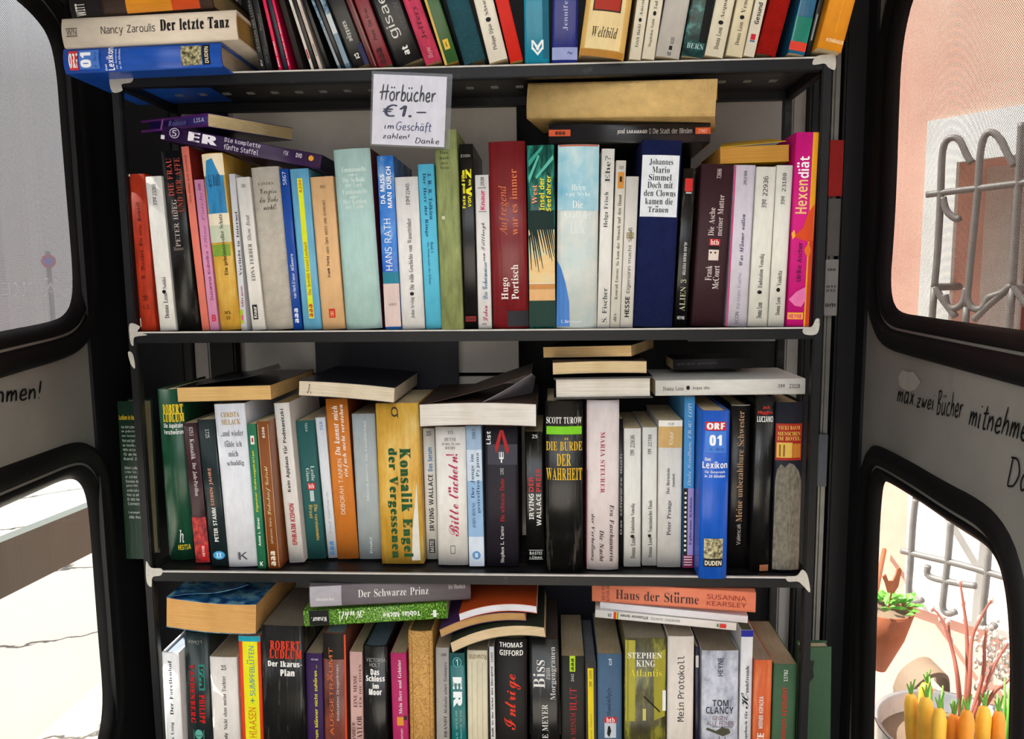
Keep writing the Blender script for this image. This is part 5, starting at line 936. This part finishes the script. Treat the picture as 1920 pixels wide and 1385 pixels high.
R2(1306,1362,1311,1370,770,1081, 'g:1c5cc8', 'bright blue hardcover with a red badge jutting out over the shelf edge', [P('c8242c', .13, .87, 790, 806), T('ORF', 'B', 'f0f0f0', 'H', .18, .82, 792, 804), P('4a80d8', .13, .87, 807, 848), T('01', 'B', 'f0f2f6', 'H', .28, .72, 814, 834), T('A - Burg', 'o', '123a7a', 'H', .3, .8, 838, 844), T('Das', 'S', 'e8eef6', 'H', .14, .34, 856, 862), T('Lexikon', 'S', 'f2f4f8', 'H', .06, .94, 863, 876), T('für Österreich', 'S', 'd8e4f4', 'H', .14, .86, 879, 885), T('in 20 Bänden', 'S', 'd8e4f4', 'H', .14, .86, 887, 893), P('ink_etching', .16, .84, 1008, 1046), P('131313', .16, .84, 1046, 1062), T('DUDEN', 'S', 'e6e0c8', 'H', .20, .80, 1050, 1059)], hard=1, sag=.003, s=-.009)
R2(1365,1403,1371,1411,759,1063, 'g:171414', 'black hardcover with a tall copper-coloured title right of the bright blue book', [T('Meine unbezahlbare Schwester', 'r', 'b8906a', 'U', .36, .68, 770, 976), T('Valencak', 's', 'b0aaa2', 'U', .40, .62, 980, 1020), P('b8b4ac', .02, .98, 759, 760)], hard=1)
R2(1404,1441,1414,1456,743,1070, BW, 'tall dark hardcover with red and white lettering only at its top', [T('Jack', 'S', 'c82c28', 'H', .36, .74, 760, 767), T('Higgins', 'S', 'c82c28', 'H', .14, .88, 769, 777), T('LUCIANO', 'S', 'e2e0dc', 'H', .10, .92, 779, 790), P('k:a86a48', .50, .98, 1058, 1070)], hard=1)
R2(1446,1500,1456,1509,754,1072, 'm:1a1c26', 'dark book with a red and gold label above a bare worn patch', [P('t:6a6456', 0, 1, 0, 1, [(.02,1068),(.04,900),(.10,878),(.22,868),(.36,874),(.5,866),(.66,868),(.86,880),(.97,900),(.97,1068)]), P('a02618', .02, .94, 793, 861), T('VICKI BAUM', 'R', 'd8b85a', 'H', .10, .86, 797, 804), T('MENSCHEN', 'R', 'd8b85a', 'H', .08, .88, 808, 815), T('IM HOTEL', 'R', 'd8b85a', 'H', .08, .88, 817, 824), P('d8b050', .06, .60, 828, 856), P('8a5a20', .14, .20, 832, 854), P('8a5a20', .28, .34, 832, 854), P('c0762c', .62, .90, 830, 856)], hard=1)
# ================================================================== lowest shelf in view
def R3(tl, tr, yt, bl, br, col, label, prints=(), s=.012, **k): S(3, bl, br, tl, tr, yt, col, label, prints, s=s, yx=1385, page=k.pop('page', 'a8977a'), **k)
R3(293,339,1224,301,346, 'e2e0de', 'white hardcover with a bold black title, first at the left end of the lowest row', [T('Der Forellenhof', 'R', '2c2c2e', 'U', .38, .58, 1237, 1338), T('Utta Danella Uttig', 'R', '2c2c2e', 'U', .38, .58, 1352, 1440)], hard=1, page='8a94a4', s=.002)
R3(339,392,1186,346,398, 'g:1c2626', 'black-green hardcover with red capitals running downwards and a beetle emblem', [T('LÜBBE', 's', '8a8c88', 'X', .16, .72, 1200, 1207), T('VANDENBERG', 'H', 'b81e1e', 'D', .18, .40, 1244, 1354), T('PHILIPP', 'H', 'b81e1e', 'D', .56, .78, 1300, 1354), P('2a7a6c', .56, .80, 1244, 1292), P('1c2626', .60, .76, 1248, 1288), T('Der', 'w', '3a9a88', 'D', .60, .76, 1252, 1284), P('58a090', 0, 1, 0, 1, [(.5+.16*math.cos(i*.3927), 1374+9*math.sin(i*.3927)) for i in range(16)]), P('3a6a5e', .30, .70, 1376, 1378), P('3a6a5e', .28, .32, 1366, 1384), P('3a6a5e', .68, .72, 1366, 1384)], hard=1, page='c8ccc8')
R3(391,443,1232,398,450, 'dcd4cc', 'beige-white paperback with a small grey title left of the yellow and red spine', [T('Nicht ohne meine Tochter', 'R', '55504c', 'U', .42, .56, 1266, 1366), T('Betty Mahmoody', 'S', '2c2a28', 'U', .42, .58, 1372, 1440), T('25', 'R', '4a4642', 'H', .42, .6, 1246, 1255)])
R3(446,488,1192,454,494, 'm:d8401e', 'red paperback with a yellow strip and turquoise top on its spine', [P('1e9aae', 0, 1, 1192, 1202), P('e2dc1e', .18, .86, 1202, 1440), T('SUMPFBLÜTEN', 's', '1c8a96', 'U', .36, .70, 1210, 1302), T('+', 's', '2c7a5a', 'U', .46, .66, 1306, 1316), T('HIAASEN', 's', 'c85a1e', 'U', .36, .70, 1324, 1380)])
R3(490,569,1174,495,573, BW, 'thick worn black paperback with a red author name and white title', [T('ROBERT', 'H', 'd03a22', 'H', .20, .92, 1200, 1217), T('LUDLUM', 'H', 'd03a22', 'H', .18, .96, 1217, 1233), T('Der Ikarus-', 'B', 'e8e6e2', 'H', .14, .96, 1237, 1248), T('Plan', 'B', 'e8e6e2', 'H', .44, .78, 1252, 1265)], page='7a6f60', s=.006)
R3(572,603,1225,575,607, 'm:37204e', 'purple paperback with a yellow title reading upwards', [T('Warum Männer nicht zuhören ...', 'S', 'd8cc2e', 'U', .46, .68, 1246, 1400), T('HEYNE', 'S', 'b8b0bc', 'H', .34, .76, 1234, 1237)])
R3(604,647,1187,608,650, 'ink_fire', 'black and rust-red hardcover with orange spaced capitals', [P('1e1a18', 0, 1, 1187, 1235), T('AUSGETRÄUMT', 's', 'd8723a', 'U', .20, .44, 1213, 1376), T('Endstation Drogenknast', 's', 'd0cac4', 'U', .58, .72, 1244, 1348), P('d84a1e', .93, 1, 1190, 1400)], hard=1, page='8a98a8')
R3(656,679,1222,658,682, 'm:c8a098', 'dusty pink slim paperback with brown capitals beside the jacketed black book', [T('EINE MESSE', 'r', '4a2c28', 'U', .26, .56, 1264, 1324), T('FÜR DIE TOTEN', 'r', '4a2c28', 'U', .66, .92, 1244, 1324), T('TAYLOR', 'r', '3c2422', 'U', .50, .92, 1340, 1390), T('ANDREW', 'r', '4a2c28', 'U', .1, .4, 1352, 1386)])
R3(677,727,1212,682,726, BW, 'black book in a loose creased film jacket with a white title', [T('VICTORIA', 's', 'a8a6a2', 'H', .14, .94, 1233, 1240), T('HOLT', 's', 'a8a6a2', 'H', .28, .72, 1242, 1249), T('Das', 'B', 'eceae6', 'H', .32, .68, 1253, 1264), T('Schloss', 'B', 'eceae6', 'H', .12, .90, 1265, 1276), T('im', 'B', 'eceae6', 'H', .40, .66, 1279, 1289), T('Moor', 'B', 'eceae6', 'H', .24, .78, 1290, 1301)], hard=1, page='5a6674')
R3(732,761,1224,737,766, 'm:b02860', 'magenta paperback with a white title and small yellow picture', [T('Mein Herr und Gebieter', 'r', 'f0e2e6', 'U', .44, .66, 1236, 1336), P('d8902e', .30, .72, 1342, 1358), P('3a2a2a', .74, .94, 1340, 1348), T('Roman', 's', 'e8c8d4', 'U', .5, .66, 1364, 1388)])
R3(763,812,1184,769,813, 'ink_ornament', 'ochre hardcover with a brown ornamental pattern', [P('8a5a22', .14, .16, 1196, 1440), P('8a5a22', .84, .86, 1196, 1440)], hard=1, page='6a5a3c')
R3(816,843,1214,819,843, 'a09c96', 'grey paperback with an italic title between the ochre and the teal spines', [T('Melodie eines Sommers', 'i', '2c2a28', 'U', .58, .84, 1240, 1336), T('BRANDT', 'r', '2c2a28', 'U', .58, .82, 1340, 1380), T('1908', 'm', '3a3836', 'H', .4, .8, 1224, 1229)])
R3(841,873,1224,847,876, 'g:126a68', 'teal DVD box with big white letters turned sideways', [P('0f4a4c', 0, 1, 1224, 1246), P('58b0b4', 0, 1, 0, 1, [(.5+.30*math.cos(i*.3927), 1241+9.5*math.sin(i*.3927)) for i in range(16)]), P('0f5a5c', 0, 1, 0, 1, [(.5+.25*math.cos(i*.3927), 1241+8*math.sin(i*.3927)) for i in range(16)]), T('1', 's', 'd8ecec', 'H', .42, .56, 1235, 1247), T('ER', 'B', 'eef4f4', 'D', .18, .78, 1268, 1324), T('Die komplette', 'm', '8ac8c8', 'D', .58, .72, 1330, 1420), T('erste Staffel', 'm', '8ac8c8', 'D', .30, .44, 1330, 1420)], page='2a2a2a')
R3(875,913,1219,876,915, 'm:d6cdb0', 'cream book with vertical ribs and its publisher name upside down', [T('Rowohlt', 's', '7a6238', 'X', .06, .96, 1226, 1236)] + [P('b9ac88', a, a + .02, 1240, 1440) for a in (.22, .48, .74)], D=.11)
R3(914,927,1212,918,929, 'd8d4d0', 'very slim white paperback with black lettering left of the black book with red script', [P('1c1c1e', 0, .22, 1212, 1440), T('Gioconda Belli: In der Farbe des Morgens', 'S', '2c2a2a', 'U', .40, .80, 1248, 1420), T('11565', 'm', '2c2a2a', 'U', .44, .8, 1222, 1240)])
R3(929,988,1198,931,988, 'm:1f1c1b', 'wide black hardcover with a big red brushed script title', [T('THOMAS', 'S', 'e6e4e0', 'H', .12, .86, 1204, 1213), T('GIFFORD', 'S', 'e6e4e0', 'H', .12, .88, 1218, 1228), T('Intrige', 'w', 'd8361e', 'U', .26, .80, 1262, 1366)], hard=1, s=.008)
R3(993,1046,1198,995,1050, BW, 'thick creased black paperback with large thin white serif lettering', [T('Biss', 'r', 'dedcd8', 'U', .12, .52, 1236, 1288), T('zum', 'r', 'b8b6b2', 'U', .56, .70, 1250, 1272), T('Morgengrauen', 'r', 'c8c6c2', 'U', .70, .92, 1212, 1310), T('STEPHENIE MEYER', 'r', 'dedcd8', 'U', .40, .60, 1318, 1450)], page='4a3f3a', s=.010)
R3(1053,1096,1230,1053,1097, 'm:26241f', 'dark paperback with a lime green badge and red title', [P('b0d020', .36, .60, 1229, 1258), T('aaa', 'B', '2a3a10', 'U', .42, .54, 1234, 1256), T('2442', 'm', 'c8c6c0', 'U', .42, .54, 1262, 1276), T('BLUT', 'r', 'b02830', 'U', .36, .66, 1288, 1330), T('VON MEINEM', 'r', 'a02830', 'U', .40, .62, 1334, 1400)])
R3(1096,1118,1241,1098,1119, '3a3834', 'thin grey paperback with a bright yellow strip on its spine', [P('e0c81a', .22, .74, 1252, 1440), T('21999', 'm', '3a3420', 'U', .36, .60, 1256, 1272), T('ZYE', 'f', '3a3420', 'U', .36, .62, 1276, 1286), T('Ich einer Nation', 's', '8a7c1a', 'U', .38, .58, 1336, 1400)], page='6a6c70')
R3(1120,1166,1226,1121,1166, 'm:46627e', 'slate blue paperback with a red and white badge and bird picture', [T('Hundsköpfe', 'i', '1c2430', 'U', .36, .58, 1288, 1340), P('c8242c', .28, .78, 1342, 1353), T('btb', 'R', 'f0e8e4', 'H', .36, .70, 1343, 1352), P('c2c6ce', .28, .76, 1353, 1381), P('14161a', 0, 1, 0, 1, [(.42,1360),(.50,1358),(.56,1368),(.48,1380),(.38,1374)]), T('73', 'S', 'd6dade', 'H', .46, .58, 1234, 1246)])
R3(1171,1249,1197,1171,1248, 'ink_olive', 'thick olive and brown picture paperback with white and yellow lettering', [P('a8a23a', .02, .26, 1200, 1350), P('8a8430', .06, .10, 1200, 1350), P('9a9430', 0, 1, 0, 1, [(.70,1226),(.98,1216),(.98,1340),(.72,1348)]), P('e6e6e2', .92, 1, 1292, 1330), P('c2bc62', .44, .52, 1326, 1348), P('1c1a14', 0, 1, 0, 1, [(.46,1304),(.48,1302),(.86,1330),(.86,1334)]), T('STEPHEN', 'R', 'e8e6de', 'H', .08, .90, 1222, 1233), T('KING', 'R', 'e8e6de', 'H', .28, .74, 1236, 1248), T('Atlantis', 'r', 'd8c838', 'H', .12, .90, 1253, 1266)], page='8c8373', s=.004)
R3(1252,1302,1193,1251,1299, 'd8d0c6', 'cream paperback with a large typewriter title', [T('Mein Protokoll', 'm', '2c2826', 'U', .38, .64, 1228, 1350)], page='9a8c7c', s=.004)
R3(1304,1310,1212,1304,1311, 'g:201c34', 'very thin dark blue booklet between the cream typewriter spine and the steel-grey one', [P('d8d4d0', .1, .9, 1228, 1250)], s=.02)
R3(1316,1385,1220,1315,1383, 'ink_steel', 'wide steel-grey paperback with a helicopter picture', [T('HEYNE', 'S', '4a4c58', 'U', .44, .58, 1232, 1266), T('TOM', 'S', '3a3c46', 'H', .30, .74, 1310, 1322), T('CLANCY', 'S', '3a3c46', 'H', .12, .88, 1323, 1336), T('GEGEN', 's', '6a4a52', 'H', .30, .70, 1340, 1348), T('ALLE FEINDE', 's', '6a4a52', 'H', .14, .90, 1350, 1358), P('4a4838', 0, 1, 0, 1, [(.12,1366),(.16,1362),(.40,1368),(.56,1361),(.76,1364),(.80,1372),(.60,1378),(.44,1374)]), P('3a3a34', .30, .86, 1360, 1361), P('3a3a34', .48, .50, 1378, 1386), P('3a3a34', .64, .66, 1378, 1386)], page='8a7d6e')
R3(1389,1416,1181,1386,1410, 'd6d6d8', 'slim white paperback with a blue top and black script initial', [P('22268a', 0, 1, 1181, 1193), T('H', 'w', '1c1c20', 'U', .1, .72, 1296, 1326), T('undefreunde', 'R', '2c2c30', 'U', .42, .72, 1246, 1296), T('Tagebuch für', 'R', '2c2c30', 'U', .42, .72, 1330, 1392)], page='5a5a4a')
R3(1412,1448,1237,1408,1444, 'ink_worn_orange', 'worn orange-brown paperback with white capitals near the right post', [T('WERNER KOPACKA', 'S', 'dcd4cc', 'U', .32, .56, 1304, 1364), T('DIE', 'B', 'e4dcd4', 'U', .26, .64, 1372, 1400)], page='8c8170', s=.008)
R3(1451,1495,1245,1447,1490, 'm:3c5a3e', 'dark green paperback with a red title at the right end of the lowest row', [T('13782', 'm', 'dce0d4', 'U', .44, .60, 1255, 1276), T('DORNIGES REGIMENT', 'S', 'b03428', 'U', .40, .60, 1286, 1400)], page='8f836c', s=.008)
# ================================================================== books lying on the rows
def sheet(root, name, front, back, yf, yb, m, n=10):
    """a lifted cover or leaf: a thin curved sheet between its front edge (depth yf) and its back edge (depth yb)"""
    A = catmull([on_y(x, y, yf) for x, y in front], n); B = catmull([on_y(x, y, yb) for x, y in back], n)
    k = min(len(A), len(B)); A = [A[round(i*(len(A)-1)/(k-1))] for i in range(k)]; B = [B[round(i*(len(B)-1)/(k-1))] for i in range(k)]
    inv = root.matrix_world.inverted(); v = [inv @ p for p in A + B]; up = inv.to_3x3() @ Vector((0, 0, 0.0005)); v += [p + up for p in v]
    f = []
    for i in range(k-1):
        f += [(i, i+1, k+i+1, k+i), (2*k+i, 3*k+i, 3*k+i+1, 2*k+i+1), (i, 2*k+i, 2*k+i+1, i+1), (k+i, k+i+1, 3*k+i+1, 3*k+i)]
    f += [(0, k, 3*k, 2*k), (k-1, 3*k-1, 4*k-1, 2*k-1)]
    return link(name, mesh(name, v, f), root, [m])
# top shelf, left end
L((117,91), (415,78), (413,125), (120,138), 'g:1c52b4', 'bright blue hardcover lying flat, lowest of the stack on the top shelf',
  [P('c8302c', 129, 146, .10, .88), T('ORF', 'B', 'f0f0f0', 'H', 129, 146, .2, .8), P('4a78c8', 148, 186, .08, .86), T('01', 'B', 'f0f2f6', 'U', 151, 171, .18, .80), T('A - Burg', 'o', '1c3c7a', 'U', 176, 183, .2, .8), T('Lexikon', 'S', 'f0f2f8', 'U', 201, 214, .02, .94), T('Das', 'S', 'd8e4f4', 'U', 196, 200, .7, .94), T('für Österreich', 'S', 'c8d8f0', 'U', 216, 220, .1, .9), T('in 20 Bänden', 'S', 'c8d8f0', 'U', 223, 227, .1, .9),
   P('ink_etching', 340, 378, .10, .88), P('14120f', 380, 394, .08, .88), T('DUDEN', 'S', 'e0d8b8', 'U', 384, 391, .16, .82)], s=-.030, D=.15, hard=1, page='b9aa96', group='books lying at the left end of the top shelf')
L((113,36), (443,14), (443,75), (118,87), 'm:e2d5c2', 'thick cream hardcover with black lettering lying on the bright blue one',
  [T('Nancy Zaroulis', 's', '3a3430', 'H', 190, 292, .34, .70), T('Der letzte Tanz', 'H', '1c1a1a', 'H', 301, 430, .22, .62), P('4a443c', 124, 145, .36, .39), P('4a443c', 124, 145, .62, .65), T('WN', 's', '4a443c', 'H', 125, 144, .41, .60)], s=-.034, D=.16, hard=1, page='b08c50', group='books lying at the left end of the top shelf')
L((128,-22), (396,-42), (396,13), (132,34), 'g:3c2c24', 'book lying on the thick cream one, its spine fading from black to orange',
  [P('g:d88a1e', 235, 320, .02, .98), P('g:c84a1a', 320, 372, .02, .98), P('181414', 132, 190, .02, .98), T('WITT', 'S', 'd8d4cc', 'U', 140, 158, .55, .95)], s=-.028, D=.15, hard=1, page='a08a62', group='books lying at the left end of the top shelf')
# second shelf
L((306,233), (603,291), (601,316), (303,263), 'g:2c1440', 'purple DVD box with big white letters lying tilted on books at the left',
  [T('ER', 'B', 'e8e4ee', 'H', 353, 408, .10, .74), P('c8bcd4', 0, 1, 0, 1, [(327+9.5*math.cos(i*.3927), .40+.36*math.sin(i*.3927)) for i in range(16)]), P('2c1440', 0, 1, 0, 1, [(327+8.3*math.cos(i*.3927), .40+.31*math.sin(i*.3927)) for i in range(16)]), T('5', 's', 'e0dae8', 'H', 323, 331, .2, .62),
   T('Die komplette', 'm', 'd8d2e0', 'H', 421, 488, .04, .42), T('fünfte Staffel', 'm', 'd8d2e0', 'H', 421, 486, .48, .86), T('DVD', 'S', 'c8c2d0', 'H', 555, 566, .2, .5), T('FSK', 's', 'c8c2d0', 'H', 532, 541, .2, .5), P('d0962c', 0, 1, 0, 1, [(583+5*math.cos(i*.785), .38+.2*math.sin(i*.785)) for i in range(8)]), P('d8d4dc', 303, 310, .68, .96)],
  s=.004, D=.135, page='g:1c1224', name='dvd_box', sag=.0003, group='cases and books lying on the second row')
L((283,226), (389,212), (389,237), (276,246), 'g:2c1a6a', 'indigo paperback lying crosswise on the purple DVD box',
  [P('5a1a6a', 263, 389, .02, .2), P('5a1a6a', 263, 389, .8, .98), T('LISA', 'S', 'c8c2e0', 'H', 366, 384, .3, .62), T('Roman', 'I', '7a78c0', 'H', 318, 352, .3, .7), P('b86ab0', 0, 1, 0, 1, [(306,.1),(309,.1),(305,.9),(302,.9)])], s=.098, yaw=math.radians(-36), D=.115, page='dcc596', group='cases and books lying on the second row')
L((989,156), (1345,144), (1341,219), (986,220), 'c:dcba7c', 'thick sand-coloured linen hardcover lying topmost under the upper rail', [], s=.036, yaw=math.radians(-12), D=.094, hard=1, page='c9b891', sag=.003, group='cases and books lying on the second row')
L((1028,231), (1333,229), (1331,267), (1030,271), 'g:211f22', 'black paperback with two orange labels lying below the sand-coloured linen hardcover',
  [P('d8582c', 1029, 1070, .30, .62), T('ooo', 'B', '3a1a10', 'H', 1041, 1060, .38, .56), T('JOSÉ SARAMAGO', 'S', 'd8d4d0', 'H', 1158, 1214, .28, .56), T('· Die Stadt der Blinden', 's', 'c8c4c0', 'H', 1218, 1298, .28, .54), P('d8582c', 1304, 1332, .26, .58), T('27067', 'm', 'f0d8c8', 'H', 1309, 1326, .34, .52)], s=.030, D=.115, page='8a7f70', group='cases and books lying on the second row')
L((1350,279), (1481,268), (1479,305), (1350,304), 'm:c9a02c', 'yellow-covered book with tan page edges lying beside the tall magenta one', [], s=.014, D=.11, page='c28e42', face='pages', group='cases and books lying on the second row',
  extra=lambda r, w, h, D: sheet(r, 'lifted_cover', [(1351,277), (1400,272), (1474,265)], [(1352,270), (1390,266), (1448,261)], .013, .10, 'm:c9a02c'))
# third shelf
L((333,727), (511,720), (505,751), (331,753), 'g:1a1a1c', 'black paperback with a lifted cover lying at the left end of the third row', [], s=.016, D=.165, page='deb678', face='pages', group='books lying on the third row',
  extra=lambda r, w, h, D: sheet(r, 'lifted_cover', [(368,722), (408,716), (470,706), (527,690)], [(388,712), (420,705), (470,696), (522,682)], .015, .15, 'g:232223'))
L((560,713), (739,726), (740,756), (560,742), 'g:1c1c24', 'dark covered book with cream page edges lying on the orange and grey spines', [T('J.', 'i', '4a443c', 'H', 576, 584, .2, .8)], s=.016, D=.160, page='e0d3bc', face='pages', bend=.0012, group='books lying on the third row')
L((786,759), (1005,755), (1006,802), (787,799), 'm:4a3a32', 'thick white-paged paperback with its cover folded up in a triangle', [], s=.012, D=.17, page='e6e2dc', face='pages', bend=.002, group='books lying on the third row',
  extra=lambda r, w, h, D: (sheet(r, 'lifted_cover', [(800,757), (870,740), (940,720), (997,700)], [(838,742), (900,716), (955,696), (1000,681)], .012, .13, 'm:4a3a32'),
                            sheet(r, 'folded_leaf', [(905,754), (950,730), (997,701)], [(990,752), (1000,730), (1004,706)], .012, .10, '8d8890')))
L((1039,708), (1222,705), (1226,746), (1038,749), 'g:171617', 'black hardcover with white page edges lying beside the long grey-white spine', [], s=.010, D=.15, hard=1, page='e4ded4', face='pages', group='books lying on the third row')
L((1229,714), (1509,708), (1511,740), (1229,741), 'd5d2cb', 'long grey-white paperback with a black dot lying over the right half of the third row', [T('Donna Leon', 'r', '55524e', 'H', 1243, 1282, .40, .68), T('●', 's', '161616', 'H', 1287, 1294, .36, .64), T('Acqua alta', 'r', '55524e', 'H', 1298, 1331, .40, .66), T('ZYE', 'f', '4a4a48', 'H', 1459, 1472, .34, .58), T('23118', 'm', '33322e', 'H', 1480, 1500, .34, .60)], s=.014, D=.112, group='books lying on the third row')
L((1036,679), (1213,676), (1213,700), (1036,703), 'm:3a2c26', 'cream-edged paperback lying directly on the black hardcover', [], s=.016, D=.14, page='dfc79c', face='pages', bend=.001, group='books lying on the third row')
L((1018,650), (1184,646), (1184,669), (1018,671), 'g:1a191a', 'topmost cream-edged paperback of the stack, turned askew under the shelf rail', [], s=.055, yaw=math.radians(-20), D=.12, page='dcb883', face='pages', group='books lying on the third row')
L((1262,674), (1415,669), (1415,690), (1262,694), 'm:2c2a2b', 'dark booklet lying behind on the long grey-white paperback', [T('und nicht gewonnen', 's', '5c5a5c', 'H', 1270, 1345, .3, .6)], s=.068, D=.06, group='books lying on the third row')
# lowest shelf
L((313,1121), (482,1130), (478,1191), (310,1173), 'ink_blue_cover', 'thick tan-paged paperback with a curled blue cover lying at the left of the lowest row', [], s=.004, D=.15, page='dba766', face='pages', bend=-.003, group='books lying on the lowest row',
  extra=lambda r, w, h, D: sheet(r, 'curled_cover', [(314,1120), (350,1114), (400,1112), (440,1104), (466,1096)], [(346,1097), (370,1095), (400,1093), (430,1090), (445,1088)], .003, .09, 'ink_blue_cover'))
L((579,1094), (885,1092), (880,1119), (581,1146), 'm:6d666a', 'grey hardcover with a white title and pale left field lying under the rail', [P('a9a6ae', 581, 639, .02, .98), T('Deuticke', 'r', 'dedcdc', 'H', 592, 625, .52, .68), T('Der Schwarze Prinz', 'r', 'e0dcda', 'H', 670, 802, .24, .60), T('Iris Murdoch', 'r', 'c4c0be', 'H', 840, 872, .2, .4)], s=-.012, yaw=math.radians(9), D=.13, hard=1, group='books lying on the lowest row', page='b3a68e')
L((569,1148), (838,1127), (839,1162), (570,1172), 'ink_grass', 'grass-green paperback lying upside down below the grey hardcover', [P('141414', 580, 617, .02, .98), T('Knaur.', 'S', 'e0e0dc', 'X', 584, 612, .42, .72), T('Kuhl!', 'w', 'e8ece0', 'X', 636, 684, .16, .78), T('Tobias Micke', 'S', 'eef0ea', 'X', 718, 788, .38, .72), P('e4e6e0', 808, 822, .62, .70), P('e4e6e0', 812, 818, .40, .86)], s=.002, yaw=math.radians(3), D=.115, group='books lying on the lowest row')
L((860,1151), (1006,1135), (1007,1151), (862,1164), 'm:b8481c', 'orange-covered booklet with white page edges sagging on top of a curved stack', [P('ink_photo', 0, 1, 0, 1, [(900, -.2), (901, -.21), (901, -.2)])], s=.002, D=.12, page='e2e4ec', face='pages', bend=.007, group='books lying on the lowest row')
L((822,1179), (985,1150), (986,1163), (828,1197), 'm:4a2c5a', 'tan-paged paperback sagging in the middle of a curved stack', [], s=.006, D=.115, page='c39a64', face='pages', bend=.008, group='books lying on the lowest row')
L((844,1206), (1021,1174), (1023,1197), (848,1223), 'm:2c3428', 'cream-paged paperback sagging at the bottom of a curved stack', [], s=-.002, D=.12, page='e0c8a2', face='pages', bend=.010, group='books lying on the lowest row')
L((1110,1095), (1417,1106), (1417,1153), (1110,1123), 'm:dd7f60', 'salmon-orange paperback with a large dark title lying under the rail at the right', [T('HEUTE', 'r', '8a4030', 'U', 1129, 1135, .1, .9), T('KINDLER', 'r', '8a4030', 'U', 1138, 1144, .05, .95), T('Haus der Stürme', 'r', '33282c', 'H', 1156, 1313, .24, .78), T('SUSANNA', 's', '8a2c22', 'H', 1328, 1400, .22, .46), T('KEARSLEY', 's', '8a2c22', 'H', 1328, 1400, .56, .80)], s=.018, yaw=math.radians(-8), D=.12, page='c0a680', group='books lying on the lowest row')
L((1125,1128), (1402,1155), (1402,1168), (1125,1141), 'dcdade', 'thin white paperback lying between the salmon-orange one and the striped white one', [], s=.018, yaw=math.radians(-6), D=.12, group='books lying on the lowest row')
L((1116,1142), (1381,1169), (1380,1181), (1116,1158), 'dedbd6', 'thin white paperback with a small red and yellow stripe lying lowest at the right', [P('c8302c', 1151, 1156, .02, .98), P('d8b82c', 1156, 1158, .02, .98), P('3a8a3a', 1158, 1160, .02, .98), T('Effizienter lernen', 'S', '2c2c2c', 'X', 1164, 1216, .22, .62), T('MANFRED MANTEL', 's', '6a6866', 'X', 1220, 1276, .25, .6), P('c8302c', 1350, 1362, .25, .8), P('3a7a3a', 1345, 1348, .3, .7), T('25', 'S', '3a3836', 'X', 1140, 1147, .3, .7)], s=.014, yaw=math.radians(-4), D=.12, group='books lying on the lowest row')
# ------------------------------------------------------------------ build the books
_pairs = set()
for b in STAND + LIE: _pairs |= need(b['prints'])
prepare_glyphs(_pairs)
build_stand()
build_lie()
